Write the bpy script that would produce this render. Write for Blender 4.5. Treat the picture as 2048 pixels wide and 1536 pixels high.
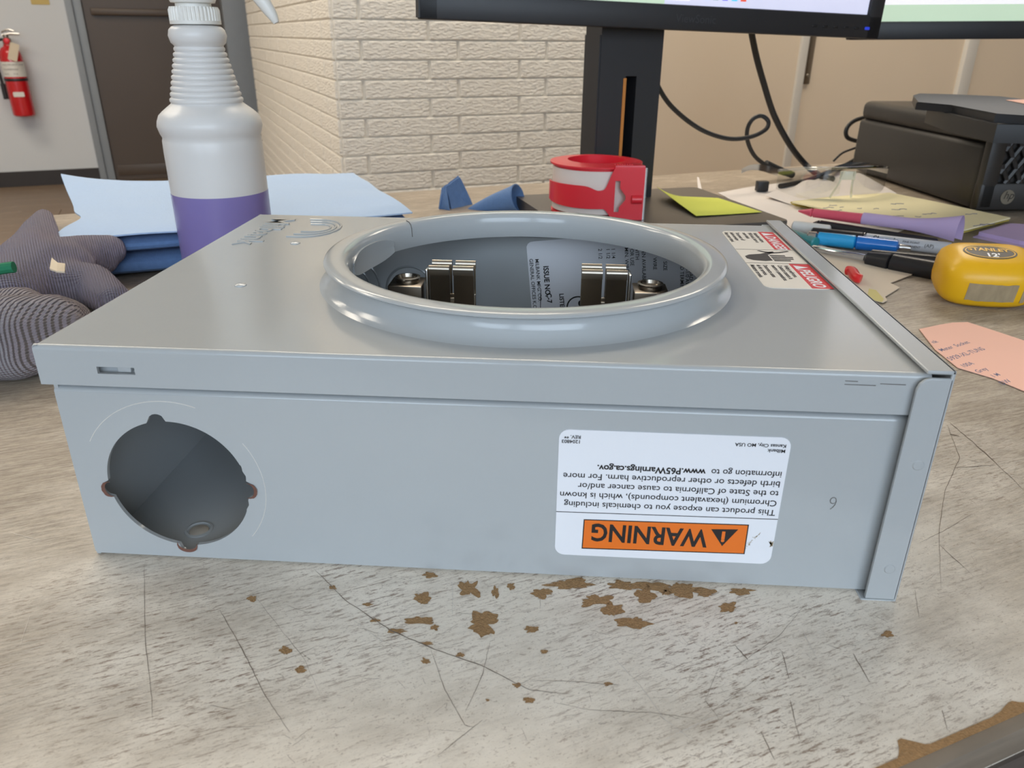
import bpy, bmesh, math, random
from mathutils import Vector, Matrix, Euler, noise as mnoise
from mathutils.geometry import tessellate_polygon
random.seed(7)
for o in list(bpy.data.objects): bpy.data.objects.remove(o)
SC = bpy.context.scene
COL = SC.collection
# ------------------------------------------------------------------ camera
CAM_LOC = Vector((0.1771, -0.2312, 0.1837))
CAM_ROT = Euler((math.radians(65.6965), math.radians(-0.4551), math.radians(3.7934)), 'XYZ')
FPX = 1543.21
cd = bpy.data.cameras.new('camera'); cam = bpy.data.objects.new('camera', cd); COL.objects.link(cam)
cam.location = CAM_LOC; cam.rotation_euler = CAM_ROT
cd.sensor_width = 36; cd.lens = FPX * 36 / 2048; cd.clip_start = 0.01; cd.clip_end = 60
cd.dof.use_dof = True; cd.dof.focus_distance = 0.36; cd.dof.aperture_fstop = 26
SC.camera = cam
# ------------------------------------------------------------------ room axes (desk and walls stand 26.5 degrees off the box)
TH = math.radians(26.5)
U = Vector((math.cos(TH), math.sin(TH), 0)); V = Vector((-math.sin(TH), math.cos(TH), 0))
ROOM = Matrix.Rotation(TH, 4, 'Z')
FLOOR_Z, CEIL_Z = -0.74, 1.96
def R3(u, v, z): return U*u + V*v + Vector((0, 0, z))
# ------------------------------------------------------------------ world, daylight, exposure
w = bpy.data.worlds.new('daylight'); SC.world = w; w.use_nodes = True
bg = w.node_tree.nodes['Background']; bg.inputs[0].default_value = (0.66, 0.82, 1.0, 1); bg.inputs[1].default_value = 1.6
SC.view_settings.view_transform = 'Standard'; SC.view_settings.look = 'None'
SC.cycles.transparent_max_bounces = 24
SC.view_settings.exposure = 0.3; SC.view_settings.gamma = 1; SC.view_settings.use_curve_mapping = False
WINDOWS = [(-3.2, -1.35), (-1.2, 0.65)]      # u ranges of the two panes in the wall behind the camera
WIN_Z = (0.15, 1.65); WALL_FRONT_V = -2.6
def area(name, loc, rot, sx, sy, watts, col):
    l = bpy.data.lights.new(name, 'AREA'); l.shape = 'RECTANGLE'; l.size = sx; l.size_y = sy; l.energy = watts; l.color = col
    o = bpy.data.objects.new(name, l); COL.objects.link(o); o.matrix_world = Matrix.Translation(loc) @ rot; return o
for i, (a, b) in enumerate(WINDOWS):         # daylight entering through the window panes
    area(('window_left_offscreen', 'window_right_offscreen')[i], R3((a+b)/2, WALL_FRONT_V-0.12, (WIN_Z[0]+WIN_Z[1])/2), ROOM @ Matrix.Rotation(math.radians(90), 4, 'X'), b-a, WIN_Z[1]-WIN_Z[0], 27, (0.75, 0.87, 1.0))
LAMP_STRENGTH = 8.8
LAMPS = [(-1.5, 1.9, 'over the end of the desk', 'desk_end'), (0.55, 1.55, 'in front of the brick wall', 'brick_wall'), (-1.5, 3.9, 'near the white wall', 'white_wall'), (-0.35, 2.6, 'beside the brick wall corner', 'brick_corner'), (2.3, 1.45, 'in front of the beige wall', 'beige_wall')]
# ------------------------------------------------------------------ pixel -> place
RM = CAM_ROT.to_matrix()
def ray(x, y): return RM @ Vector(((x-1024)/FPX, -(y-768)/FPX, -1.0))
def pz(x, y, z=0.0):
    d = ray(x, y); return CAM_LOC + d*((z-CAM_LOC.z)/d.z)
def pp(x, y, P, n):
    d = ray(x, y); return CAM_LOC + d*(((P-CAM_LOC) @ n)/(d @ n)) if False else CAM_LOC + d*((P-CAM_LOC).dot(n)/d.dot(n))
def py(x, y, Y): return pp(x, y, Vector((0, Y, 0)), Vector((0, 1, 0)))
def pv(x, y, v): return pp(x, y, V*v, V)
# ------------------------------------------------------------------ materials
def lin(c): return tuple(((v/255)/12.92 if v/255 <= .04045 else ((v/255+.055)/1.055)**2.4) for v in c) + (1,)
MATS = {}
def mat(name, rgb, rough=.5, metal=0, var=.06, vscale=30, bump=0, bscale=200, stretch=(1,1,1), coat=0, spec=.5, emit=0, alpha=1, trans=0, sub=0, sheen=0, bdist=.002):
    m = bpy.data.materials.new(name); m.use_nodes = True; nt = m.node_tree; b = nt.nodes['Principled BSDF']; N = nt.nodes.new; K = nt.links.new
    tc = N('ShaderNodeTexCoord'); mp = N('ShaderNodeMapping'); mp.inputs['Scale'].default_value = stretch; K(tc.outputs['Object'], mp.inputs[0])
    n = N('ShaderNodeTexNoise'); n.inputs['Scale'].default_value = vscale; n.inputs['Detail'].default_value = 4; K(mp.outputs[0], n.inputs['Vector'])
    mx = N('ShaderNodeMix'); mx.data_type = 'RGBA'; c = lin(rgb)
    mx.inputs[6].default_value = tuple(v*(1-var) for v in c[:3])+(1,); mx.inputs[7].default_value = tuple(min(1, v*(1+var)) for v in c[:3])+(1,)
    K(n.outputs[0], mx.inputs[0]); K(mx.outputs[2], b.inputs['Base Color'])
    b.inputs['Roughness'].default_value = rough; b.inputs['Metallic'].default_value = metal; b.inputs['Specular IOR Level'].default_value = spec
    b.inputs['Coat Weight'].default_value = coat; b.inputs['Alpha'].default_value = alpha; b.inputs['Transmission Weight'].default_value = trans
    b.inputs['Sheen Weight'].default_value = sheen
    if sub: b.inputs['Subsurface Weight'].default_value = sub; b.inputs['Subsurface Radius'].default_value = (.01, .01, .01)
    if emit: K(mx.outputs[2], b.inputs['Emission Color']); b.inputs['Emission Strength'].default_value = emit
    if bump:
        n2 = N('ShaderNodeTexNoise'); n2.inputs['Scale'].default_value = bscale; n2.inputs['Detail'].default_value = 5; K(mp.outputs[0], n2.inputs['Vector'])
        bp = N('ShaderNodeBump'); bp.inputs['Strength'].default_value = bump; bp.inputs['Distance'].default_value = bdist; K(n2.outputs[0], bp.inputs['Height']); K(bp.outputs[0], b.inputs['Normal'])
    MATS[name] = m; return m
# ------------------------------------------------------------------ mesh helpers
def thicken(t, th):
    """give an open sheet a thickness th (second skin along the vertex normals, closed rim)"""
    t.normal_update(); t.verts.index_update(); vs = list(t.verts); fs = list(t.faces); rim = [e for e in t.edges if len(e.link_faces) == 1]
    nv = [t.verts.new(v.co-v.normal*th) for v in vs]
    rim = [(e.link_loops[0].vert.index, e.link_loops[0].link_loop_next.vert.index) for e in rim]
    for f in fs: t.faces.new([nv[v.index] for v in f.verts][::-1])
    for a, b in rim: t.faces.new((vs[b], vs[a], nv[a], nv[b]))
class MB:
    """collects geometry, then becomes ONE mesh object"""
    def __init__(s): s.bm = bmesh.new()
    def add(s, vs, fs):
        b = [s.bm.verts.new(v) for v in vs]
        for f in fs:
            try: s.bm.faces.new([b[i] for i in f])
            except ValueError: pass
        return b
    def box(s, c, size, rot=None, bevel=0, seg=2):
        t = bmesh.new(); bmesh.ops.create_cube(t, size=1)
        for v in t.verts: v.co = Vector((v.co.x*size[0], v.co.y*size[1], v.co.z*size[2]))
        if bevel: bmesh.ops.bevel(t, geom=list(t.edges), offset=bevel, segments=seg, affect='EDGES', profile=.5)
        M = Matrix.Translation(Vector(c)) @ (rot.to_4x4() if rot else Matrix())
        s.merge(t, M); return s
    def merge(s, t, M=Matrix()):
        t.verts.index_update(); vs = [M @ v.co for v in t.verts]; s.add(vs, [[v.index for v in f.verts] for f in t.faces]); t.free()
    def lathe(s, prof, M=Matrix(), n=48, a0=0, a1=None, cap=True):
        full = a1 is None; a1 = a0+2*math.pi if full else a1; m = n if full else n+1
        vs = []
        for r, z in prof:
            for k in range(m):
                a = a0+(a1-a0)*k/n; vs.append(M @ Vector((r*math.cos(a), r*math.sin(a), z)))
        fs = []
        for i in range(len(prof)-1):
            for k in range(n):
                k2 = (k+1) % m; fs.append((i*m+k, i*m+k2, (i+1)*m+k2, (i+1)*m+k))
        if full and cap:
            if prof[0][0] > 1e-6: fs.append(tuple(range(m))[::-1])
            if prof[-1][0] > 1e-6: fs.append(tuple(range((len(prof)-1)*m, len(prof)*m)))
        s.add(vs, fs); return s
    def tube(s, pts, r, n=10, sm=6, cap=True):
        pts = [Vector(p) for p in pts]
        if sm > 1 and len(pts) > 2:
            q = []
            for i in range(len(pts)-1):
                a, b, c, d = pts[max(i-1, 0)], pts[i], pts[i+1], pts[min(i+2, len(pts)-1)]
                for k in range(sm):
                    t = k/sm; q.append(.5*((2*b)+(c-a)*t+(2*a-5*b+4*c-d)*t*t+(3*b-a-3*c+d)*t**3))
            q.append(pts[-1]); pts = q
        up = Vector((0, 0, 1)); rings = []; vs = []
        d0 = (pts[1]-pts[0]).normalized(); x = d0.orthogonal().normalized()
        for i, p in enumerate(pts):
            d = (pts[min(i+1, len(pts)-1)]-pts[max(i-1, 0)]).normalized(); x = (x-d*x.dot(d)).normalized(); y = d.cross(x)
            rr = r(i/(len(pts)-1)) if callable(r) else r
            vs += [p+(x*math.cos(2*math.pi*k/n)+y*math.sin(2*math.pi*k/n))*rr for k in range(n)]
        fs = [(i*n+k, i*n+(k+1) % n, (i+1)*n+(k+1) % n, (i+1)*n+k) for i in range(len(pts)-1) for k in range(n)]
        if cap: fs += [tuple(range(n))[::-1], tuple(range((len(pts)-1)*n, len(pts)*n))]
        s.add(vs, fs); return s
    def plate(s, outer, holes, t, M):
        """flat sheet with holes: 2D loops in the local xy plane, thickness t towards -z"""
        loops = [list(outer)]+[list(h) for h in holes]; flat = [Vector((p[0], p[1], 0)) for l in loops for p in l]
        tris = tessellate_polygon([[Vector((p[0], p[1], 0)) for p in l] for l in loops])
        n = len(flat); vs = [M @ v for v in flat]+[M @ (v-Vector((0, 0, t))) for v in flat]
        fs = []
        for a in tris:
            p, q, r = (flat[i] for i in a)
            a = tuple(a) if (q-p).cross(r-p).z > 0 else tuple(a)[::-1]
            fs += [a, tuple(i+n for i in a[::-1])]
        o = 0
        for l in loops:
            k = len(l)
            for i in range(k): j = (i+1) % k; fs.append((o+i, o+i+n, o+j+n, o+j))
            o += k
        s.add(vs, fs); return s
    def grid(s, f, nu, nv, thick=0):
        vs = [Vector(f(i/nu, j/nv)) for i in range(nu+1) for j in range(nv+1)]; fs = []
        for i in range(nu):
            for j in range(nv): a = i*(nv+1)+j; fs.append((a, a+nv+1, a+nv+2, a+1))
        if not thick: s.add(vs, fs); return s
        t = bmesh.new(); b = [t.verts.new(v) for v in vs]; [t.faces.new([b[i] for i in f_]) for f_ in fs]
        bmesh.ops.recalc_face_normals(t, faces=t.faces); thicken(t, thick); s.merge(t); return s
def obj(name, mb, m, parent=None, smooth=True, angle=35, local=False):
    bm = mb.bm; bmesh.ops.recalc_face_normals(bm, faces=bm.faces)
    if smooth:
        ca = math.radians(angle)
        for f in bm.faces: f.smooth = True
        for e in bm.edges:
            if len(e.link_faces) != 2 or e.calc_face_angle(0) > ca: e.smooth = False
    me = bpy.data.meshes.new(name); bm.to_mesh(me); bm.free()
    ms = m if isinstance(m, (list, tuple)) else [m]
    for q in ms: me.materials.append(MATS[q] if isinstance(q, str) else q)
    return link(name, me, parent, local)
MW = {}
def link(name, me, parent=None, local=False):
    o = bpy.data.objects.new(name, me); COL.objects.link(o)
    if parent is not None:
        o.parent = parent
        if not local: me.transform(MW[parent.name].inverted())
        MW[o.name] = MW[parent.name].copy()
    else: MW[o.name] = Matrix()
    return o
def tag(o, label, cat, group=None, kind=None):
    if label: o['label'] = label
    if cat: o['category'] = cat
    if group: o['group'] = group
    if kind: o['kind'] = kind
    return o
def thing(name, label, cat, loc, group=None, rz=0):
    o = bpy.data.objects.new(name, None); COL.objects.link(o); o.empty_display_size = .02
    o.location = loc; o.rotation_euler = (0, 0, rz); MW[o.name] = Matrix.Translation(Vector(loc)) @ Matrix.Rotation(rz, 4, 'Z')
    return tag(o, label, cat, group)
def struct(name, mb, m, label=None, **k):
    o = obj(name, mb, m, **k); o['kind'] = 'structure'
    if label: o['label'] = label
    return o
def base_origin(o):
    """move a one-mesh thing's origin to its base"""
    me = o.data; c = sum((v.co for v in me.vertices), Vector())/len(me.vertices); c.z = min(v.co.z for v in me.vertices)
    me.transform(Matrix.Translation(-c)); o.location = c; MW[o.name] = Matrix.Translation(c); return o
def single(name, mb, m, label, cat, group=None, **k): return base_origin(tag(obj(name, mb, m, **k), label, cat, group))
def text_mesh(mb, s, size, M, bold=0, align='LEFT', ext=0, sx=1.0, shear=0):
    c = bpy.data.curves.new('t', 'FONT'); c.body = s; c.size = size; c.offset = bold; c.align_x = align; c.extrude = ext; c.resolution_u = 3; c.shear = shear
    o = bpy.data.objects.new('t', c); COL.objects.link(o)
    me = bpy.data.meshes.new_from_object(o.evaluated_get(bpy.context.evaluated_depsgraph_get()))
    vs = [M @ Vector((v.co.x*sx, v.co.y, v.co.z)) for v in me.vertices]; mb.add(vs, [list(p.vertices) for p in me.polygons])
    bpy.data.objects.remove(o); bpy.data.curves.remove(c); bpy.data.meshes.remove(me)
def rrect(x0, y0, x1, y1, r, n=5):
    out = []
    for cx, cy, a in ((x1-r, y1-r, 0), (x0+r, y1-r, 90), (x0+r, y0+r, 180), (x1-r, y0+r, 270)):
        for k in range(n+1): t = math.radians(a+90*k/n); out.append((cx+r*math.cos(t), cy+r*math.sin(t)))
    return out
def frame(o, x, y):
    """matrix whose local x,y run along world x,y vectors, z = x cross y"""
    x = Vector(x).normalized(); y = Vector(y).normalized(); z = x.cross(y); M = Matrix((x, y, z)).transposed().to_4x4(); M.translation = Vector(o); return M
def axisM(A, B):
    A = Vector(A); B = Vector(B); M = (B-A).to_track_quat('Z', 'Y').to_matrix().to_4x4(); M.translation = A; return M
def nz(x, y, z=0, s=1): return mnoise.noise(Vector((x*s, y*s, z*s)))
# ------------------------------------------------------------------ material list
mat('wall_white', (214, 217, 220), .7, var=.02, vscale=3)
mat('wall_beige', (234, 217, 194), .75, var=.03, vscale=4, bump=.05, bscale=150)
mat('wall_plain', (205, 200, 192), .8, var=.03, vscale=2)
mat('ceiling_tile', (226, 224, 218), .9, var=.03, vscale=60)
mat('trim_white', (232, 228, 220), .45, var=.02)
mat('steel_grey', (150, 156, 162), .45, var=.05, vscale=20)
mat('baseboard_dark', (52, 46, 44), .5)
mat('door_bronze', (84, 70, 58), .42, var=.1, vscale=2)
mat('bronze_bar', (120, 102, 84), .35, var=.2, vscale=8)
mat('mortar', (236, 230, 218), .85, bump=.3, bscale=90)
mat('brick_paint', (246, 240, 230), .7, var=.10, vscale=70, bump=.8, bscale=75, stretch=(1, 1, 2.6), bdist=.012)
mat('lamp_diffuser', (255, 243, 224), .5, var=0, emit=LAMP_STRENGTH)
mat('window_frame', (60, 58, 56), .4)
mat('paint_grey', (176, 180, 182), .15, var=.012, vscale=60, bump=.012, bscale=900, spec=.5)
mat('paint_emboss', (180, 182, 181), .22, var=.01)
mat('label_white', (236, 238, 244), .3, var=.01)
mat('label_cream', (226, 222, 214), .35, var=.01)
mat('ink_black', (28, 26, 28), .4, var=.02)
mat('ink_grey', (96, 92, 88), .6)
mat('label_orange', (236, 118, 32), .35, var=.02)
mat('label_red', (205, 36, 48), .35, var=.02)
mat('rust_edge', (112, 76, 64), .8, var=.25, vscale=900)
mat('nickel', (176, 168, 156), .24, metal=1, var=.05, vscale=200)
mat('zinc_dark', (150, 140, 128), .3, metal=1, var=.1, vscale=150)
mat('worn_zinc', (190, 182, 170), .5, metal=.3, var=.1, vscale=300)
mat('phenolic_black', (30, 29, 29), .5)
mat('chip_board', (172, 136, 94), .95, var=.4, vscale=900, bump=.6, bscale=1500)
mat('scratch_dark', (126, 112, 100), .8, var=.2, vscale=400)
mat('scratch_light', (226, 220, 212), .7)
mat('edge_strip', (128, 116, 102), .6, var=.25, vscale=50, stretch=(1, 1, 8))
mat('desk_edge', (92, 84, 78), .55, var=.25, vscale=60, stretch=(1, 1, 8))
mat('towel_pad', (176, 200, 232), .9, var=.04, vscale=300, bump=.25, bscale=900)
mat('towel_blue', (96, 128, 174), .95, var=.14, vscale=300, bump=.3, bscale=900, sheen=.1)
mat('tray_black', (34, 33, 35), .6)
mat('bottle_plastic', (226, 224, 222), .32, var=.015, vscale=10, sub=.15)
mat('bottle_liquid', (136, 124, 184), .25, var=.05, vscale=12, sub=.1)
mat('cap_white', (236, 234, 228), .35, var=.01)
mat('red_plastic', (226, 44, 58), .32, var=.03, vscale=15, coat=.15)
mat('packing_tape', (228, 216, 208), .3, var=.03)
mat('silver', (200, 198, 196), .25, metal=1)
mat('black_plastic', (38, 38, 41), .45, var=.08, bump=.05, bscale=1200)
mat('neck_side', (78, 82, 92), .45)
mat('black_gloss', (24, 24, 26), .4)
mat('pc_black', (44, 41, 39), .42, var=.06, bump=.06, bscale=1500)
mat('logo_grey', (120, 112, 98), .4)
mat('orange_strip', (190, 122, 52), .5)
mat('cable_black', (36, 36, 37), .45)
mat('sticky_yellow', (222, 228, 92), .75, var=.03)
mat('paper_white', (228, 220, 214), .85, var=.02, vscale=20)
mat('paper_yellow', (238, 227, 184), .85, var=.05, vscale=25)
mat('paper_edge_yellow', (206, 186, 92), .85, var=.08)
mat('paper_purple', (190, 168, 208), .85, var=.03)
mat('paper_deep_purple', (118, 90, 168), .85)
mat('paper_pink', (250, 200, 182), .85, var=.02)
mat('paper_kraft', (222, 208, 190), .85, var=.06, vscale=25)
mat('paper_stain', (216, 204, 140), .85)
mat('pen_pink', (222, 88, 110), .35, var=.04)
mat('pen_blue', (24, 120, 214), .15, var=.06, vscale=40, coat=.4)
mat('pen_cyan', (40, 166, 228), .15, coat=.4)
mat('pen_teal', (40, 134, 142), .3)
mat('pen_white', (230, 228, 224), .35)
mat('pen_black', (36, 36, 40), .3)
mat('marker_grey', (190, 192, 198), .3)
mat('ink_blue', (82, 84, 128), .5)
mat('liner_black', (78, 77, 73), .5, var=.1)
mat('chrome', (210, 214, 222), .08, metal=1)
mat('measure_yellow', (238, 182, 22), .35, var=.04, vscale=40, bump=.04, bscale=600)
mat('worn_sticker', (164, 146, 116), .6, var=.3, vscale=260, stretch=(1, 1, .3))
mat('red_cap', (222, 40, 44), .35)
mat('extinguisher_red', (200, 28, 34), .25, coat=.4)
mat('tag_cream', (220, 204, 180), .7)
mat('glove_green', (30, 120, 84), .8)
mat('sign_yellow', (206, 180, 110), .6)
mat('milky_clear', (222, 222, 206), .2, alpha=.72)
mat('screen_dark', (52, 56, 84), .3, emit=.4, var=.3, vscale=18)
mat('screen_bar', (206, 206, 226), .3, emit=.5, var=.05)
mat('screen_green', (190, 210, 184), .3, emit=.5, var=.05, vscale=6)
mat('screen_white', (232, 228, 232), .3, emit=.58, var=.02)
for nme, c in (('icon_blue', (64, 140, 220)), ('icon_yellow', (240, 190, 60)), ('icon_green', (40, 130, 70)), ('icon_violet', (100, 100, 200)), ('icon_cyan', (90, 190, 220)), ('icon_red', (210, 90, 70))):
    mat(nme, c, .3, emit=.6, var=.02)
mat('led_blue', (40, 60, 190), .3, emit=.5)
def clear_mat():
    m = bpy.data.materials.new('clear_lens'); m.use_nodes = True; nt = m.node_tree; N = nt.nodes.new; K = nt.links.new
    for n in list(nt.nodes): nt.nodes.remove(n)
    out = N('ShaderNodeOutputMaterial'); t = N('ShaderNodeBsdfTransparent'); t.inputs[0].default_value = (.95, .96, .95, 1); g = N('ShaderNodeBsdfGlossy'); g.inputs['Roughness'].default_value = .06
    f = N('ShaderNodeFresnel'); f.inputs[0].default_value = 1.7; ns = N('ShaderNodeTexNoise'); ns.inputs['Scale'].default_value = 90; mr = N('ShaderNodeMapRange'); mr.inputs[3].default_value = .06; mr.inputs[4].default_value = .2
    ad = N('ShaderNodeMath'); ad.operation = 'ADD'; mx = N('ShaderNodeMixShader'); K(ns.outputs[0], mr.inputs[0]); K(f.outputs[0], ad.inputs[0]); K(mr.outputs[0], ad.inputs[1]); K(ad.outputs[0], mx.inputs[0])
    K(t.outputs[0], mx.inputs[1]); K(g.outputs[0], mx.inputs[2]); K(mx.outputs[0], out.inputs[0]); MATS['clear_lens'] = m
clear_mat()
def knit_mat(name, rgb, dirv, pitch=.0021):
    m = bpy.data.materials.new(name); m.use_nodes = True; nt = m.node_tree; b = nt.nodes['Principled BSDF']; N = nt.nodes.new; K = nt.links.new
    tc = N('ShaderNodeTexCoord'); mp = N('ShaderNodeMapping'); mp.inputs['Rotation'].default_value = dirv; K(tc.outputs['Object'], mp.inputs[0])
    ws = []
    for d, sc, di in (('X', 1/pitch/20*math.pi*2*.9, 1.2), ('Y', 1/pitch/20*math.pi*2*1.2, 1.0)):
        wv = N('ShaderNodeTexWave'); wv.wave_type = 'BANDS'; wv.bands_direction = d; wv.inputs['Scale'].default_value = sc; wv.inputs['Distortion'].default_value = di; wv.inputs['Detail'].default_value = 1; wv.inputs['Detail Scale'].default_value = .3
        K(mp.outputs[0], wv.inputs[0]); ws.append(wv)
    mu = N('ShaderNodeMath'); mu.operation = 'MULTIPLY_ADD'; K(ws[1].outputs[1], mu.inputs[0]); mu.inputs[1].default_value = .45; K(ws[0].outputs[1], mu.inputs[2])
    nb = N('ShaderNodeTexNoise'); nb.inputs['Scale'].default_value = 30; K(mp.outputs[0], nb.inputs[0])
    rp = N('ShaderNodeMix'); rp.data_type = 'RGBA'; c = lin(rgb); rp.inputs[6].default_value = tuple(v*.8 for v in c[:3])+(1,); rp.inputs[7].default_value = tuple(min(1, v*1.12) for v in c[:3])+(1,)
    mr = N('ShaderNodeMapRange'); mr.inputs[2].default_value = .9; K(mu.outputs[0], mr.inputs[0]); K(nb.outputs[0], rp.inputs[0])
    wr = N('ShaderNodeMix'); wr.data_type = 'RGBA'; wr.blend_type = 'MULTIPLY'; K(rp.outputs[2], wr.inputs[6]); wr.inputs[7].default_value = (1.0, .86, .78, 1); K(nb.outputs[0], wr.inputs[0]); K(wr.outputs[2], b.inputs['Base Color'])
    bp = N('ShaderNodeBump'); bp.inputs['Strength'].default_value = 1.0; bp.inputs['Distance'].default_value = .0022; K(mu.outputs[0], bp.inputs['Height']); K(bp.outputs[0], b.inputs['Normal'])
    b.inputs['Roughness'].default_value = .95; b.inputs['Sheen Weight'].default_value = .3; MATS[name] = m
knit_mat('knit_grey', (160, 154, 178), (0, 0, math.radians(-35)), .0015)
knit_mat('knit_grey_roll', (160, 152, 160), (math.radians(90), 0, math.radians(8)), .0018)
def desk_mat():
    m = bpy.data.materials.new('desk_laminate'); m.use_nodes = True; nt = m.node_tree; b = nt.nodes['Principled BSDF']; N = nt.nodes.new; K = nt.links.new
    tc = N('ShaderNodeTexCoord')
    def noi(scale, st, det=5, rough=.6):
        mp = N('ShaderNodeMapping'); mp.inputs['Scale'].default_value = st; K(tc.outputs['Object'], mp.inputs[0])
        n = N('ShaderNodeTexNoise'); n.inputs['Scale'].default_value = scale; n.inputs['Detail'].default_value = det; n.inputs['Roughness'].default_value = rough; K(mp.outputs[0], n.inputs[0]); return n.outputs[0]
    def rng(s, a, c, lo=0, hi=1):
        r = N('ShaderNodeMapRange'); r.inputs[1].default_value = a; r.inputs[2].default_value = c; r.inputs[3].default_value = lo; r.inputs[4].default_value = hi; K(s, r.inputs[0]); return r.outputs[0]
    def mth(op, x, y):
        n = N('ShaderNodeMath'); n.operation = op; n.use_clamp = op in ('ADD', 'SUBTRACT')
        for i, q in enumerate((x, y)):
            if isinstance(q, (int, float)): n.inputs[i].default_value = q
            else: K(q, n.inputs[i])
        return n.outputs[0]
    def mix(f, a, c):
        n = N('ShaderNodeMix'); n.data_type = 'RGBA'; K(f, n.inputs[0])
        for i, q in ((6, a), (7, c)):
            if isinstance(q, tuple): n.inputs[i].default_value = lin(q)
            else: K(q, n.inputs[i])
        return n.outputs[2]
    grain = rng(noi(1, (45, 620, 1), 7, .75), .38, .62); fine = rng(noi(1, (240, 1900, 1), 4, .8), .36, .64); tone = noi(6, (1, 3, 1), 3)
    g = mth('ADD', mth('MULTIPLY', grain, .55), mth('MULTIPLY', fine, .45))
    wood = mix(g, (98, 84, 72), (198, 184, 164)); wood = mix(rng(tone, .35, .65, 0, .35), wood, (130, 116, 101))
    # worn pale area with a soft, broken edge around the spot where work is done
    vd = N('ShaderNodeVectorMath'); vd.operation = 'DISTANCE'; mp = N('ShaderNodeMapping'); mp.inputs['Scale'].default_value = (1, 1.15, 0); K(tc.outputs['Object'], mp.inputs[0]); K(mp.outputs[0], vd.inputs[0])
    wc = ROOM.inverted() @ Vector((.19, -.035, 0)); vd.inputs[1].default_value = (wc.x, wc.y*1.15, 0)
    wear = rng(vd.outputs['Value'], .30, .09); wear = mth('ADD', wear, rng(noi(14, (1, 2.2, 1), 7, .7), .3, .75, -.45, .5))
    flecks = rng(noi(1, (300, 560, 1), 5, .8), .585, .625); specks = rng(noi(1, (150, 330, 1), 5, .8), .625, .655)
    worn = mix(rng(noi(14, (1, 1, 1), 4), .3, .7), (222, 211, 195), (240, 231, 217))
    worn = mix(mth('MULTIPLY', flecks, .5), worn, (138, 112, 94)); worn = mix(mth('MULTIPLY', specks, .5), worn, (112, 94, 80)); tiny = rng(noi(1, (800, 1500, 1), 3, .8), .60, .66); worn = mix(mth('MULTIPLY', tiny, .55), worn, (128, 106, 88))
    worn = mix(mth('MULTIPLY', rng(noi(1, (130, 760, 1), 6, .8), .52, .60), rng(noi(7, (1, 1, 1), 3), .46, .6)), worn, (140, 118, 102))
    col = mix(wear, wood, worn); K(col, b.inputs['Base Color'])
    K(rng(noi(40, (1, 6, 1), 3), .3, .7, .34, .5), b.inputs['Roughness'])
    bp = N('ShaderNodeBump'); bp.inputs['Strength'].default_value = .15; bp.inputs['Distance'].default_value = .0006; K(g, bp.inputs['Height']); K(bp.outputs[0], b.inputs['Normal']); MATS['desk_laminate'] = m
desk_mat()
mat('floor_planks', (128, 108, 88), .4, var=.28, vscale=9, stretch=(.6, 6, 1))
mat('floor_gap', (60, 50, 42), .8)
# ------------------------------------------------------------------ the room
def rbox(mb, u0, u1, v0, v1, z0, z1, bevel=0): return mb.box(R3((u0+u1)/2, (v0+v1)/2, (z0+z1)/2), (u1-u0, v1-v0, z1-z0), ROOM.to_3x3(), bevel)
UL, UR, VB = -3.6, 4.2, 5.7
fl = struct('floor', rbox(MB(), UL, UR, WALL_FRONT_V, VB+.4, FLOOR_Z-.06, FLOOR_Z-.003), 'floor_planks', 'brown wood plank floor')
pm = MB().box((0, 0, 0), (1.196, .176, .008), None, .001, 1); bm_ = pm.bm; pme = bpy.data.meshes.new('plank'); bm_.to_mesh(pme); bm_.free(); pme.materials.append(MATS['floor_planks'])
for r in range(24):                                   # the floor seen beyond the desk's left end
    v0 = 1.4+.178*r
    for k in range(3):
        c = R3(-2.4+1.2*k+(.45 if r % 2 else 0)+.13*(r % 3), v0+.09, FLOOR_Z-.004)
        o = bpy.data.objects.new('plank', pme); COL.objects.link(o); o.parent = fl; o.matrix_local = Matrix.Translation(c) @ ROOM
struct('ceiling', rbox(MB(), UL, UR, WALL_FRONT_V, VB, CEIL_Z, CEIL_Z+.08), 'ceiling_tile', 'pale tiled ceiling')
wb = MB(); rbox(wb, UL, -.40, VB, VB+.1, FLOOR_Z-.01, CEIL_Z); rbox(wb, .60, UR, VB, VB+.1, FLOOR_Z-.01, CEIL_Z); rbox(wb, -.40, .60, VB, VB+.1, 1.35, CEIL_Z)
struct('wall_back', wb, 'wall_white', 'white wall with the fire extinguisher', smooth=False)
struct('wall_left', rbox(MB(), UL-.1, UL, WALL_FRONT_V, VB, FLOOR_Z, CEIL_Z), 'wall_plain', smooth=False)
struct('wall_far_right', rbox(MB(), UR, UR+.1, WALL_FRONT_V, VB+.1, FLOOR_Z-.01, CEIL_Z), 'wall_plain', smooth=False)
struct('wall_right', rbox(MB(), 1.37, UR, 2.14, 2.24, FLOOR_Z, CEIL_Z), 'wall_beige', 'beige painted wall behind the monitors', smooth=False)
wf = MB(); z0, z1 = WIN_Z; us = [UL]+[x for p in WINDOWS for x in p]+[UR]
for i in range(0, len(us), 2): rbox(wf, us[i], us[i+1], WALL_FRONT_V-.1, WALL_FRONT_V, FLOOR_Z, CEIL_Z)
for a, b in WINDOWS: rbox(wf, a, b, WALL_FRONT_V-.1, WALL_FRONT_V, FLOOR_Z, z0); rbox(wf, a, b, WALL_FRONT_V-.1, WALL_FRONT_V, z1, CEIL_Z)
struct('wall_front', wf, 'wall_plain', smooth=False)
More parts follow.
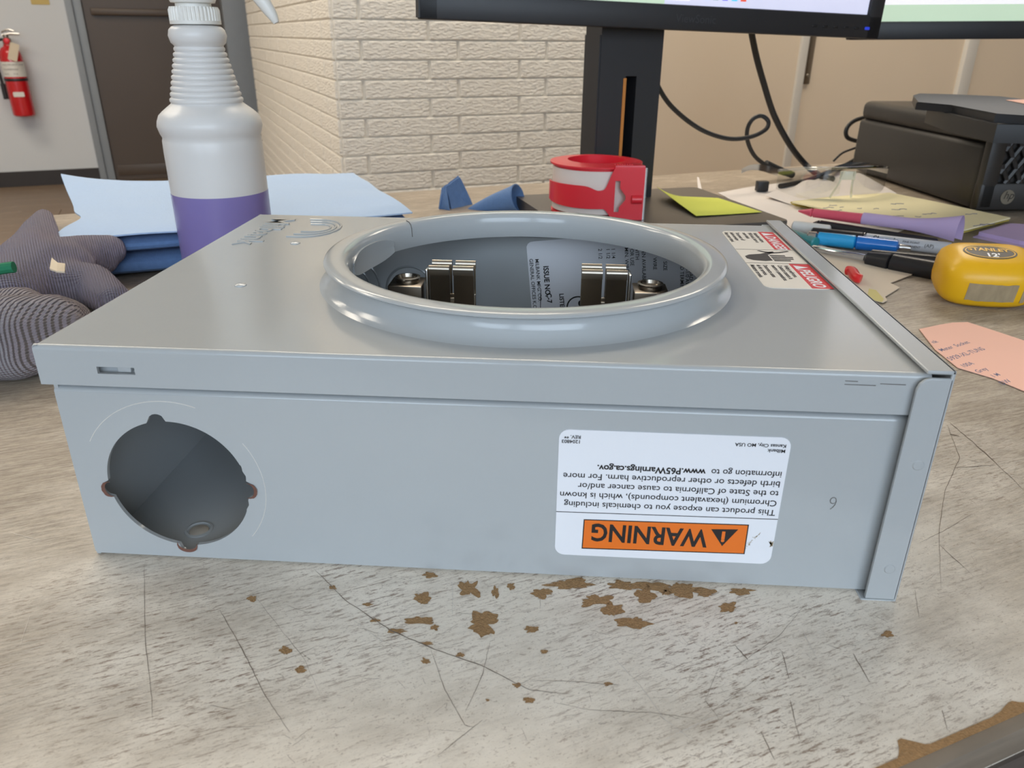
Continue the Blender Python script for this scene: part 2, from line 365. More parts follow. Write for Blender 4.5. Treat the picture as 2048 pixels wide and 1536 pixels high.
for i, (a, b) in enumerate(WINDOWS):
    fr = MB()
    for q in ((a, a+.05, z0, z1), (b-.05, b, z0, z1), (a, b, z0, z0+.05), (a, b, z1-.05, z1)): rbox(fr, q[0], q[1], WALL_FRONT_V-.07, WALL_FRONT_V+.01, q[2], q[3])
    struct('window_%d' % (i+1), fr, 'window_frame', 'dark framed window', smooth=False)
struct('baseboard_back', rbox(MB(), UL, -.42, VB-.012, VB+.002, FLOOR_Z-.004, -.648), 'baseboard_dark', 'dark vinyl baseboard under the white wall', smooth=False)
# far door: bronze leaf, grey jambs
dr = tag(obj('door_1', rbox(MB(), -.355, .47, VB+.01, VB+.05, FLOOR_Z-.003, 1.4, .004), 'door_bronze', smooth=False), 'dark bronze door in a grey metal frame', None, kind='structure')
obj('door_frame', rbox(rbox(MB(), -.445, -.405, VB-.03, VB+.06, FLOOR_Z, 1.4, .003), -.405, -.355, VB-.012, VB+.06, FLOOR_Z, 1.4, .003), 'steel_grey', dr)
obj('kick_plate', rbox(MB(), -.33, .45, VB+.006, VB+.011, FLOOR_Z+.03, FLOOR_Z+.10, .001), 'door_bronze', dr)
obj('reflection_bar', rbox(MB(), -.31, .42, VB-.03, VB+.011, .28, .32, .008), 'door_bronze', dr)  # invented bar, added to imitate a pale reflection on the door leaf
struct('trim_3', rbox(MB(), .465, .74, VB-.16, VB+.02, FLOOR_Z, CEIL_Z, .01), 'steel_grey', 'grey metal column beside the bronze door')
# brick pier: mortar core, bricks as its pieces
BV, BU = 2.1, .508
core = rbox(MB(), BU+.0015, 1.37, BV+.0015, 4.42, FLOOR_Z, CEIL_Z)
wk = struct('wall_middle', core, 'mortar', 'whitewashed brick wall of long thin bricks', smooth=False)
CP, BL, J = .0532, .2925, .009
def brick_mesh(l, name):
    m = MB().box((0, 0, 0), (l-J, .016, CP-.0045), None, .002, 1); me = bpy.data.meshes.new(name); bmesh.ops.recalc_face_normals(m.bm, faces=m.bm.faces); m.bm.to_mesh(me); m.bm.free(); me.materials.append(MATS['brick_paint']); return me
bcache = {}
def put_brick(l, c, rot, rest):
    key = round(l, 4)
    if key not in bcache: bcache[key] = brick_mesh(l, 'brick')
    M = Matrix.Translation(c) @ rot @ Matrix.Rotation(random.uniform(-.003, .003), 4, 'Y')
    if rest is not None:
        t = bmesh.new(); t.from_mesh(bcache[key]); rest.merge(t, M); return
    o = bpy.data.objects.new('brick', bcache[key]); COL.objects.link(o); o.parent = wk; o.matrix_local = M
far_bricks = MB(); RL = ROOM @ Matrix.Rotation(math.radians(90), 4, 'Z')
for c in range(-18, 35):
    zc = .1711-CP*(c+.5) if False else .1152+CP*(c+.5)
    if zc < FLOOR_Z or zc > CEIL_Z: continue
    rest = None if -.30 < zc < .40 else far_bricks
    A = .786 if c % 2 else .585
    e = [BU]+[A+BL*k for k in range(-1, 4) if BU+.04 < A+BL*k < 1.33]+[1.37]
    for a, b in zip(e[:-1], e[1:]): put_brick(b-a, R3((a+b)/2, BV+.0035+random.uniform(-.0008, .0008), zc), ROOM, rest)
    s = .15 if c % 2 else .29; e = [BV]+[BV+s+BL*k for k in range(0, 9) if BV+s+BL*k < 4.35]+[4.42]
    for a, b in zip(e[:-1], e[1:]): put_brick(b-a, R3(BU+.0035, (a+b)/2, zc), RL, rest)
o = obj('brick_rest', far_bricks, 'brick_paint', wk, smooth=False); o['kind'] = 'stuff'
# trims on the beige wall
def wall_strip(name, px, w, z0, z1, m, lab, d=.012):
    p = pv(px[0], px[1], 2.14); u = p.dot(U); return struct(name, rbox(MB(), u-w/2, u+w/2, 2.14-d, 2.142, z0, z1, .002), m, lab)
wall_strip('trim_1', (1590, 200), .034, FLOOR_Z, CEIL_Z, 'trim_white', 'white vertical raceway strip on the beige wall')
wall_strip('trim_2', (1918, 180), .06, FLOOR_Z, CEIL_Z, 'trim_white', 'wide white vertical trim on the beige wall', .02)
mb = MB(); p = pv(1617, 120, 2.14); u = p.dot(U); zt = pv(1612, 168, 2.14).z
rbox(mb, u-.014, u+.014, 2.132, 2.141, zt, zt+.42, .001)
st = tag(obj('wall_standard', mb, 'zinc_dark'), 'dark metal shelf standard screwed to the beige wall', 'bracket'); 
mb = MB().lathe([(0, .003), (.006, .002), (.007, 0)], Matrix.Translation(R3(u, 2.131, zt+.03)) @ ROOM @ Matrix.Rotation(math.radians(90), 4, 'X'), 16); obj('screw', mb, 'nickel', st)
# ceiling lamps
for i, (u, v, where, spot) in enumerate(LAMPS):
    t = thing('ceiling_lamp_%s_offscreen' % spot, 'recessed fluorescent ceiling lamp panel '+where, 'lamp', R3(u, v, CEIL_Z-.03), 'ceiling lamp panels', TH)
    fr = MB()
    for c, s in (((0, .3, 0), (1.24, .03, .04)), ((0, -.3, 0), (1.24, .03, .04)), ((.61, 0, 0), (.03, .6, .04)), ((-.61, 0, 0), (.03, .6, .04))): fr.box(Vector(c)+Vector((0, 0, .012)), s)
    obj('frame', fr, 'trim_white', t, smooth=False, local=True); obj('diffuser_%s_offscreen' % spot, MB().box((0, 0, .012), (1.19, .57, .006)), 'lamp_diffuser', t, smooth=False, local=True)
# fire extinguisher on the far wall
EU, EZ = -.79, -.30
T = thing('fire_extinguisher', 'red fire extinguisher hanging on the white wall', 'extinguisher', R3(EU, VB-.10, EZ))
def em(u, v, z): return R3(EU+u, VB-.10+v, EZ+z)
C = Matrix.Translation(em(0, 0, 0)) @ ROOM
obj('cylinder', MB().lathe([(.052, 0), (.06, .006), (.062, .02), (.062, .34), (.058, .365), (.044, .39), (.026, .402), (.022, .42)], C, 40), 'extinguisher_red', T)
obj('label', MB().lathe([(.0626, .23), (.0626, .315)], C, 24, math.radians(170), math.radians(370)), 'label_cream', T)
tb = MB()
for k in range(6): text_mesh(tb, ('PULL PIN', 'AIM AT BASE', 'SQUEEZE', 'SWEEP', 'A:B:C', '10 LB')[k], .011, frame(em(-.045+.046*(k % 2), -.0635+.0*(k % 2), .295-.026*(k//2)), U, (0, 0, 1)))
obj('label_print', tb, 'ink_grey', T, smooth=False)
obj('strap', MB().lathe([(.0635, .205), (.0645, .207), (.0645, .219), (.0635, .221)], C, 40), 'black_plastic', T)
obj('badge', MB().plate(rrect(-.03, -.014, .03, .014, .006), [], .001, frame(em(.004, -.0635, .13), U, (0, 0, 1))), 'label_cream', T)
obj('valve', MB().lathe([(.022, .41), (.024, .415), (.024, .44), (.014, .45), (.014, .465)], C, 24), 'zinc_dark', T)
obj('gauge', MB().lathe([(.017, 0), (.017, .008), (.014, .01), (0, .01)], Matrix.Translation(em(.002, -.024, .43)) @ ROOM @ Matrix.Rotation(math.radians(90), 4, 'X'), 24), 'red_plastic', T)
hb = MB().tube([em(-.02, 0, .46), em(.03, -.005, .47), em(.075, -.01, .468)], .007, 8); hb.tube([em(-.02, 0, .478), em(.02, -.005, .492), em(.05, -.01, .484)], .006, 8)
obj('handle', hb, 'silver', T)
obj('inspection_tag', MB().plate(rrect(-.024, -.05, .024, .05, .004), [], .0008, frame(em(.03, -.066, .37), U*.94+Vector((0, 0, -.33)), Vector((0, 0, .94))+U*.33)), 'tag_cream', T)
hs = MB().tube([em(-.02, 0, .44), em(-.07, -.005, .42), em(-.085, 0, .34), em(-.08, 0, .22), em(-.078, 0, .16)], .009, 10); hs.tube([em(-.078, 0, .19), em(-.078, 0, .1)], .014, 12, 1)
obj('hose', hs, 'black_plastic', T)
obj('wall_hook', MB().box(em(0, .08, .36), (.03, .034, .08), ROOM.to_3x3(), .003), 'zinc_dark', T)
p = pv(80, 2, VB); single('wall_sticker', MB().plate(rrect(-.05, -.02, .05, .05, .004), [], .002, frame(p-V*.003, U, (0, 0, 1))), 'sign_yellow', 'small yellow sticker on the white wall above the extinguisher', 'sticker')
# ------------------------------------------------------------------ desk
DU0, DU1, DV0, DV1, DT = -.10, 1.75, pz(1950, 1491).dot(V)-.001, .695, .03
D = thing('desk', 'worn grey-brown woodgrain laminate desk, scratched and chipped', 'desk', R3(.8, .25, FLOOR_Z))
def desk_local(mb, name, m, parent=D, **k):
    o = obj(name, mb, m, parent, **k); return o
top = rbox(MB(), DU0, DU1, DV0, DV1, -DT, 0, .004)
dt = obj('desktop', top, 'desk_laminate', D); 
# keep the laminate's grain along the desk: give the top its own room-aligned axes
dt.data.transform((Matrix.Translation(D.location)).to_4x4()); dt.data.transform(ROOM.inverted()); dt.matrix_local = Matrix.Translation(-Vector(D.location)) @ ROOM
obj('edge_strip', rbox(MB(), DU0, DU1, DV0-.0004, DV0+.0061, -.012, .0001, .002), 'edge_strip', D)
eb = rbox(MB(), DU0-.001, DU1, DV0-.0012, DV0+.0035, -DT+.001, -.0115); obj('edge_band', eb, 'desk_edge', D)
for u in (DU0+.04, DU1-.04): obj('leg_panel', rbox(MB(), u-.015, u+.015, DV0+.06, DV1-.03, FLOOR_Z, -DT, .002), 'desk_edge', D)
obj('modesty_panel', rbox(MB(), DU0+.06, DU1-.06, DV1-.12, DV1-.10, FLOOR_Z+.25, -DT, .001), 'desk_edge', D)
# chips that expose the particle board (flat worn spots with ragged outlines)
chips = [(505, 1197, 13, 6), (572, 1301, 13, 8), (601, 1340, 14, 8), (665, 1175, 9, 4), (735, 1208, 12, 4), (750, 1241, 12, 4), (795, 1262, 20, 6), (845, 1195, 20, 14), (845, 1240, 34, 9), (870, 1255, 9, 7), (860, 1150, 14, 7),
 (938, 1178, 22, 24), (968, 1246, 38, 27), (990, 1185, 8, 12), (1022, 1172, 9, 8), (1063, 1260, 16, 8), (1085, 1185, 24, 11), (1140, 1168, 50, 12), (1190, 1200, 40, 16), (1225, 1218, 25, 16), (1262, 1245, 38, 14), (1290, 1190, 20, 18), (1300, 1172, 50, 10), (1365, 1180, 44, 16), (1410, 1185, 26, 10), (1455, 1214, 20, 12), (1485, 1182, 26, 8),
 (850, 1322, 10, 7), (1058, 1400, 14, 6), (1088, 1303, 10, 4), (920, 1310, 10, 5), (855, 1287, 14, 4), (1035, 1370, 10, 5), (1775, 1268, 12, 8), (1472, 1246, 4, 3), (1330, 1182, 14, 9), (1240, 1170, 30, 10), (1218, 1368, 10, 4), (975, 1400, 5, 3)]
mb = MB()
for i, (x, y, rx, ry) in enumerate(chips):
    n = 44; pts = []; ph = random.uniform(0, 6)
    for k in range(n):
        a = 2*math.pi*k/n; f = .82+.60*nz(math.cos(a)*1.5+i*7.1, math.sin(a)*1.5, i, 1)+.26*nz(math.cos(a)*4+i, math.sin(a)*4, i, 1)+random.uniform(-.05, .05)
        p = pz(x+rx*f*math.cos(a), y+ry*f*math.sin(a), .00015); pts.append(p)
    mb.add(pts, [list(range(n))])
# ragged broken laminate along the front edge
e0, e1 = .14, .55; n = 260; a = []; b = []
for k in range(n+1):
    u = e0+(e1-e0)*k/n; d = .0058+.0012*nz(u*55, 1.3)+.0010*nz(u*160, 4.2)+(.0045*math.exp(-((u-.2215)/.0040)**2))+(.002*math.exp(-((u-.262)/.006)**2))+.0007*nz(u*420, 8.8)+random.uniform(-.0003, .0003)
    a.append(R3(u, DV0+.0038, .00014)); b.append(R3(u, DV0+max(.0062, d), .00015))
mb.add(a+b, [(k, k+1, n+1+k+1, n+1+k) for k in range(n)])
obj('chipped_patch', mb, 'chip_board', D, smooth=False)
# scratches
def scratch(mb, pts, wpx):
    q = []
    for i in range(len(pts)-1):
        for k in range(10):
            t = k/10; q.append((pts[i][0]*(1-t)+pts[i+1][0]*t+random.uniform(-.7, .7), pts[i][1]*(1-t)+pts[i+1][1]*t+random.uniform(-.7, .7)))
    q.append(pts[-1]); vs = []
    for i, (x, y) in enumerate(q):
        x2, y2 = q[min(i+1, len(q)-1)]; x1, y1 = q[max(i-1, 0)]; dx, dy = x2-x1, y2-y1; L_ = math.hypot(dx, dy) or 1
        ww = .62*wpx*(.35+.65*abs(nz(i*.31, wpx, x*.01)))*(math.sin(math.pi*(i+.6)/(len(q)+.2))**.5)
        vs += [pz(x-dy/L_*ww, y+dx/L_*ww, .00018), pz(x+dy/L_*ww, y-dx/L_*ww, .00018)]
    mb.add(vs, [(2*i, 2*i+1, 2*i+3, 2*i+2) for i in range(len(q)-1)])
dk = MB()
for pts, wd in (([(440, 1220), (480, 1290), (530, 1390), (580, 1465)], 2.2), ([(630, 1140), (690, 1200), (780, 1260), (860, 1295), (960, 1330), (1060, 1380), (1140, 1388)], 2.4), ([(980, 1285), (965, 1350), (930, 1425)], 1.4), ([(862, 1300), (890, 1380), (930, 1450), (948, 1455)], 1.6), ([(875, 1512), (920, 1475), (965, 1440)], 2.0), ([(1110, 1405), (1180, 1420), (1300, 1425), (1400, 1438)], 1.2), ([(1060, 1360), (1150, 1363), (1240, 1370)], 1.3),
 ([(1610, 1210), (1560, 1270), (1490, 1320), (1440, 1350)], 1.1), ([(1470, 1290), (1496, 1320)], 2.2), ([(1565, 1305), (1578, 1358)], 1.6), ([(1706, 1306), (1740, 1365)], 2.2), ([(1522, 1465), (1550, 1520)], 2.2), ([(1895, 850), (1920, 915), (1890, 980), (1878, 1060), (1882, 1180)], 1.7), ([(1900, 845), (1970, 905), (2048, 980)], 1.5), ([(1905, 935), (1990, 930)], 1.1), ([(1840, 1085), (1890, 1060), (1940, 1030)], 1.2), ([(1880, 1090), (1945, 1150)], 1.0),
 ([(690, 1130), (690, 1220), (700, 1330), (703, 1395)], 0.01), ([(288, 1130), (290, 1280), (303, 1395), (305, 1440)], 1.7), ([(1440, 1440), (1410, 1400), (1440, 1330)], .9), ([(1400, 1440), (1510, 1360), (1600, 1300)], .8), ([(1830, 1180), (1838, 1235)], 1.3), ([(1690, 870), (1720, 872)], .01), ([(1900, 868), (1918, 872)], 2.4), ([(520, 1340), (640, 1290)], .8), ([(500, 1180), (610, 1320), (640, 1390)], .7), ([(1580, 1400), (1600, 1480)], 1.5), ([(1885, 1420), (1895, 1460)], 1.8), ([(420, 1410), (470, 1420)], 1.2), ([(440, 1455), (525, 1452)], 1.1), ([(1200, 1290), (1480, 1365)], .5), ([(700, 1300), (850, 1283)], .6)):
    scratch(dk, pts, wd)
rs = random.Random(3)
for _ in range(150):
    x, y = rs.uniform(420, 2000), rs.uniform(1160, 1530)
    if y > 1490-.38*(x-1750) and x > 1500: continue
    if y < 1160+.05*(x-600): continue
    a = rs.uniform(0, math.pi); l = rs.uniform(6, 60); scratch(dk, [(x, y), (x+l*math.cos(a), y+l*.45*math.sin(a))], rs.uniform(.35, .9))
for _ in range(40):
    x, y = rs.uniform(1820, 2040), rs.uniform(860, 1200); a = rs.uniform(0, math.pi); l = rs.uniform(8, 50); scratch(dk, [(x, y), (x+l*math.cos(a), y+l*.4*math.sin(a))], rs.uniform(.3, .8))
obj('scratch', dk, 'scratch_dark', D, smooth=False)['kind'] = 'stuff'
lt = MB()
for pts, wd in (([(1195, 1280), (1280, 1370), (1330, 1440), (1415, 1500)], 1.8), ([(1315, 1485), (1400, 1445), (1490, 1412)], 2.2), ([(700, 1235), (760, 1280), (810, 1300)], 1.6), ([(905, 1160), (905, 1230)], 1.4), ([(1605, 1260), (1635, 1320)], 1.3), ([(20, 1065), (80, 1080)], 1.0), ([(40, 1290), (60, 1230)], .8)): scratch(lt, pts, wd)
o = obj('pale_scratch', lt, 'scratch_light', D, smooth=False); o['kind'] = 'stuff'
# ------------------------------------------------------------------ meter socket box
L, W, H = .3013, .2110, .0873
B = thing('meter_socket_box', 'grey painted steel meter socket box lying on its back on the desk', 'electrical box', (L/2, W/2, 0))
RC, RY, RR = .1616, .0999, .0855
XM = Matrix()
def circ(cx, cy, r, n=96): return [(cx+r*math.cos(2*math.pi*k/n), cy+r*math.sin(2*math.pi*k/n)) for k in range(n)]
FR = lambda y: frame((0, y, 0), (1, 0, 0), (0, 0, 1))        # local x=x, y=z, normal -y (towards the viewer)
MH = pz(398, 1060, .0016)
# body: five sheets
bd = MB()
hc = (.0407, .0330); HR = .0262; hole = []
for k in range(160):
    a = 2*math.pi*k/160; r = HR
    for na in (97, 186, 268, -2):
        dd = (math.degrees(a)-na+180) % 360-180
        if abs(dd) < 7: r = HR+.0030*math.sqrt(max(0, 1-(dd/7)**2))
    if -22 < ((math.degrees(a)+180) % 360-180) < 24: r += .00025*math.sin(a*40)
    hole.append((hc[0]+r*math.cos(a), hc[1]+r*math.sin(a)))
t = .0015
front = rrect(.0026, 0.0012, .297, .0695, .0012, 3)
bd.plate(front, [hole], t, FR(.0018))
bd.plate(rrect(.0032, .0036, .297, W-.0026, .001, 2), [circ(MH.x, MH.y, .0045, 24), circ(.16, .10, .004, 16)], t, frame((0, 0, t+.0002), (1, 0, 0), (0, 1, 0)))
bd.plate([(.0034, .0003), (.2965, .0003), (.2965, .078), (.0034, .078)], [], t, frame((0, W-.0018-t, 0), (1, 0, 0), (0, 0, 1)))
bd.plate([(.0024, .0003), (W-.0024, .0003), (W-.0024, .078), (.0024, .078)], [], t, frame((.0026+t, 0, 0), (0, 1, 0), (0, 0, 1)))
bd.plate([(.0024, .0003), (W-.0024, .0003), (W-.0024, .080), (.0024, .080)], [], t, frame((.298, 0, 0), (0, 1, 0), (0, 0, 1)))
vs = []
for k in range(9): a = math.pi/2*k/8; vs += [Vector((x, .0018+.0022*(1-math.cos(a)), .0690+.0022*math.sin(a))) for x in (.0026, .297)]
vs += [Vector((x, .0040, .079)) for x in (.0026, .297)]; bd.add(vs, [(2*k, 2*k+1, 2*k+3, 2*k+2) for k in range(9)])
obj('body', bd, 'paint_grey', B, angle=40)
# bare, slightly rusty edge where the knockout tabs broke off
for na, wd in ((268, 8.5), (186, 7), (-2, 7)):
    mb = MB(); vs = []; n = 14
    for k in range(n+1):
        a = math.radians(na-wd+2*wd*k/n); q = 1-((k/n-.5)*2)**2; r0 = HR+.0028*math.sqrt(max(0, q)); vs += [Vector((hc[0]+(r0-.0008)*math.cos(a), .0016, hc[1]+(r0-.0008)*math.sin(a))), Vector((hc[0]+(r0+.0004+.0002*random.random())*math.cos(a), .0014, hc[1]+(r0+.0004)*math.sin(a)))]
    mb.add(vs, [(2*k, 2*k+1, 2*k+3, 2*k+2) for k in range(n)])
    obj('broken_tab', mb, 'rust_edge', B, smooth=False)
# stamped knockout rings: outer scribed arc on the front, embossed discs inside
def arc(mb, c, r, a0, a1, rad, y, n=40): mb.tube([(c[0]+r*math.cos(math.radians(a0+(a1-a0)*k/n)), y, c[1]+r*math.sin(math.radians(a0+(a1-a0)*k/n))) for k in range(n+1)], rad, 5, 1)
mb = MB(); arc(mb, hc, HR*1.30, 70, 150, .00012, .00177); arc(mb, hc, HR*1.24, -40, 35, .0001, .00177); obj('knockout_score', mb, 'label_cream', B)
mb = MB()
for cx, r in ((.050, .020), (.050, .014), (.050, .0085), (.088, .014)): arc(mb, (cx, .045), r, 0, 360, .0007, W-.0034)
obj('inner_knockout', mb, 'paint_grey', B)
mb = MB().lathe([(.0, .0006), (.0058, .0006), (.0062, .0)], Matrix.Translation((MH.x, MH.y, t)), 20); obj('mounting_hole_rim', MB().lathe([(.0044, t+.0003), (.0045, t+.0008), (.0054, t+.0006), (.0056, t+.0001)], Matrix.Translation((MH.x, MH.y, 0)), 28), 'paint_grey', B); obj('mounting_screw', MB().lathe([(.0040, t-.0008), (.0038, t+.0006), (.0026, t+.0012), (0, t+.0014)], Matrix.Translation((MH.x+.0004, MH.y-.0008, 0)), 24), 'worn_zinc', B); mb.bm.free()
rb = MB().box((.105, .1055, .0027), (.010, .2, .0024), None, .0008); obj('floor_rib', rb, 'paint_grey', B)
# cover: top sheet with round opening, bent edges, flanges
cv = MB(); r = .0016; LX = .2955; FZ = .0729
OPEN = circ(RC, RY, .0872, 128)
cv.plate([(r, r), (LX, r), (LX, W-r), (r, W-r)], [OPEN], .0012, frame((0, 0, H), (1, 0, 0), (0, 1, 0)))
def bend(path_a, path_b, inward):
    vs = []; n = 6
    for k in range(n+1):
        a = math.pi/2*k/n
        for P in (path_a, path_b): vs.append(Vector(P)+inward*(r-r*math.sin(a))+Vector((0, 0, -r+r*math.cos(a))))
    cv.add(vs, [(2*k, 2*k+1, 2*k+3, 2*k+2) for k in range(n)])
bend((0, 0, H), (LX, 0, H), Vector((0, 1, 0))); bend((0, W, H), (LX, W, H), Vector((0, -1, 0))); bend((0, 0, H), (0, W, H), Vector((1, 0, 0)))
slot = [(.0212, .0776), (.0344, .0776), (.0344, .0802), (.0212, .0802)]
cv.plate([(0, FZ), (LX, FZ), (LX, H-r), (0, H-r)], [slot], .0012, FR(0))
cv.plate([(0, FZ), (LX, FZ), (LX, H-r), (0, H-r)], [], -.0012, FR(W))
cv.plate([(.0008, FZ+.0002), (W-.0008, FZ+.0002), (W-.0008, H-r), (.0008, H-r)], [], -.0012, frame((0, 0, 0), (0, 1, 0), (0, 0, 1)))
co = obj('cover', cv, 'paint_grey', B, angle=50)
mb = MB().box((.0300, .0028, .0789), (.0048, .003, .0022), None, .0004); obj('hasp_tab', mb, 'paint_grey', co)
for x, y in ((.0437, .0725), (.0434, .1445)): obj('stamped_dimple', MB().lathe([(.0026, -.0003), (.0024, .0004), (.0014, .0009), (0, .0010)], Matrix.Translation((x, y, H)), 20), 'paint_grey', co)
mb = MB(); text_mesh(mb, 'Milbank', .0185, frame((.0135, .1985, H), (0, -1, 0), (1, 0, 0)), .0003, ext=.0006, sx=1.02); obj('embossed_name', mb, 'paint_grey', co, angle=50)
mb = MB()
for k in range(3):
    r0 = .0205-.0058*k; x0 = .0345+.002*k; yc = .1780
    pts = [(x0, yc+r0, H)]+[(x0+.006+r0*.8*math.sin(math.pi*j/12), yc+r0*math.cos(math.pi*j/12), H) for j in range(13)]+[(x0, yc-r0, H)]
    mb.tube(pts, .0007, 8, 1)
obj('embossed_emblem', mb, 'paint_grey', co)
# ring: drawn collar and rolled lip
rp = [(.0895, -.0003), (.0880, .0002), (.0862, .0010), (.0846, .0024), (.0833, .0044), (.0826, .0066), (.0826, .0082), (.0838, .0089), (.0856, .0093), (.0862, .0098), (.0859, .0104), (.0842, .0109), (.0800, .0112), (.0781, .0109), (.0768, .0098), (.0762, .0080), (.0760, .0040), (.0762, .0005), (.0768, -.0015)]
obj('meter_ring', MB().lathe(rp, Matrix.Translation((RC, RY, H)), 128, cap=False), 'paint_grey', B, angle=60)
sm = MB(); a = math.radians(141); sm.tube([(RC+rr*math.cos(a), RY+rr*math.sin(a), H+z) for rr, z in ((.0800, .01155), (.0779, .0111), (.0766, .0098), (.0761, .0080), (.0759, .004))], .0002, 5, 1); obj('ring_seam', sm, 'ink_grey', B)
tb = MB(); vs = []; n = 16
def tabpt(i, j):
    a = math.radians(151+32*i); rr = .0752+.0004*math.sin(j*3); return (RC+rr*math.cos(a), RY+rr*math.sin(a), H-.004+.0112*j-.003*(abs(i-.5)*2)**3*(1 if j > .5 else -1))
tb.grid(tabpt, 20, 6, .0011); obj('latch_tab', tb, 'paint_grey', B)
# end cap on the right
ec = MB(); ex = L-.0094; k1 = .0013
ec.plate([(-.0026, -.0008), (W+.0026, -.0008), (W+.0026, H+.0024), (-.0026, H+.0024)], [], k1, frame((L, 0, 0), (0, 1, 0), (0, 0, 1)))
ec.plate([(L-.0088, -.0026), (L, -.0026), (L, W+.0026), (L-.0088, W+.0026)], [], k1, frame((0, 0, H+.0024), (1, 0, 0), (0, 1, 0)))
ec.plate([(ex-.0016, .0006), (L-.0003, .0006), (L-.0003, H-.0002), (ex+.0022, H-.0002), (ex+.0006, H-.0008), (ex-.0008, H-.0022), (ex-.0014, H-.004)], [], k1, FR(-.0026))
ec.plate([(ex-.0016, .0006), (L-.0003, .0006), (L-.0003, H-.0002), (ex-.0016, H-.0002)], [], -k1, FR(W+.0026))
ec.plate([(L-.0125, -.0026), (L, -.0026), (L, W+.0026), (L-.0125, W+.0026)], [], k1, frame((0, 0, .0004), (1, 0, 0), (0, 1, 0)))
eo = obj('end_cap', ec, 'paint_grey', B, angle=25)
bv = eo.modifiers.new('bevel', 'BEVEL'); bv.width = .0004; bv.segments = 2; bv.limit_method = 'ANGLE'
for x, z in ((.2968, .0560), (.2962, .0140)): obj('weld_dimple', MB().lathe([(.0022, -.0002), (.0016, .0003), (0, .0004)], frame((x, -.0026, z), (1, 0, 0), (0, 0, 1)), 18), 'paint_grey', eo)
# warning label on the front (applied upside down)
lx0, lx1, lz0, lz1 = .1787, .2563, .0106, .0622
wl = obj('warning_label', MB().plate(rrect(lx0, lz0, lx1, lz1, .0035), [], .0003, FR(.0015)), 'label_white', B, angle=20)
def LM(x, z, y=.00142): return frame((x, y, z), (-1, 0, 0), (0, 0, -1))
obj('label_rule', MB().plate([(lx0, .02895), (lx1, .02975), (lx1, .03005), (lx0, .02925)], [], .0001, FR(.00148)), 'ink_black', wl, smooth=False)
obj('orange_border', MB().plate([(.1884, .0136), (.2468, .0145), (.2467, .0272), (.1886, .0264)], [], .0001, FR(.00148)), 'ink_black', wl, smooth=False)
obj('orange_panel', MB().plate([(.1888, .0141), (.2464, .0149), (.2463, .0268), (.1890, .0260)], [], .0001, FR(.00145)), 'label_orange', wl, smooth=False)
mb = MB(); text_mesh(mb, 'WARNING', .0104, LM(.2328, .0240, .00138)@Matrix.Rotation(math.radians(-.8), 4, 'Z'), .00025, sx=.82)
mb.plate([(.2424, .0175), (.2378, .0254), (.2334, .0174)][::1] and [(.2432, .0250), (.2384, .0176), (.2338, .0246)], [], .0001, FR(.00139)); 
lines = ['This product can expose you to chemicals including', 'Chromium (hexavalent compounds), which is known', 'to the State of California to cause cancer and/or', 'birth defects or other reproductive harm. For more', 'information go to']
for i, s in enumerate(lines): text_mesh(mb, s, .00345, LM(.2550, .0327+.00385*i+.0010), .00003, sx=1.02 if i < 4 else .97)
text_mesh(mb, 'www.P65Warnings.ca.gov.', .00345, LM(.2292, .0327+.00385*4+.0008), .00010, sx=1.0)
text_mesh(mb, 'Milbank', .0018, LM(.2548, .0577), .00004, sx=1.05); text_mesh(mb, 'Kansas City, MO USA', .0018, LM(.2548, .0596), .00004, sx=1.05)
text_mesh(mb, '1204803', .0018, LM(.1862, .0583), .00004, sx=1.05); text_mesh(mb, 'REV. **', .0018, LM(.1862, .0601), .00004, sx=1.05)
obj('label_print', mb, 'ink_black', wl, smooth=False)
mb = MB(); text_mesh(mb, 'i', .0062, LM(.2390, .0236, .00134), .0003); obj('warning_mark', mb, 'label_orange', wl, smooth=False)
mb = MB()
for k in range(14): x = .2466+.004*k/13; z = .0175+.006*k/13; mb.add([Vector((x+random.uniform(-.0006, .0006), .00138, z+random.uniform(-.001, .001))) for _ in range(3)], [(0, 1, 2)])
for k in range(8): mb.add([Vector((.2553+random.uniform(-.0010, .0010), .00138, .0195+random.uniform(-.0014, .0014))) for _ in range(3)], [(0, 1, 2)])
obj('label_scuff', mb, 'worn_sticker', wl, smooth=False)
# pencilled number and scuffs on the front
mb = MB(); text_mesh(mb, '6', .008, frame((.2755, .0016, .0400), (0, 0, 1), (-1, 0, 0)) @ Matrix.Rotation(math.radians(90), 4, 'Z'), -.00025, sx=.8)
obj('pencil_number', mb, 'ink_grey', B, smooth=False)
mb = MB()
for z, x0, x1 in ((.0829, .2690, .2788), (.0835, .2800, .2880), (.0841, .2690, .2730)): mb.add([(x0, -.00008, z), (x1, -.00008, z-.0001), (x1, -.00008, z+.0002), (x0, -.00008, z+.00025)], [(0, 1, 2, 3)])
obj('scuff_mark', mb, 'ink_grey', B, smooth=False)
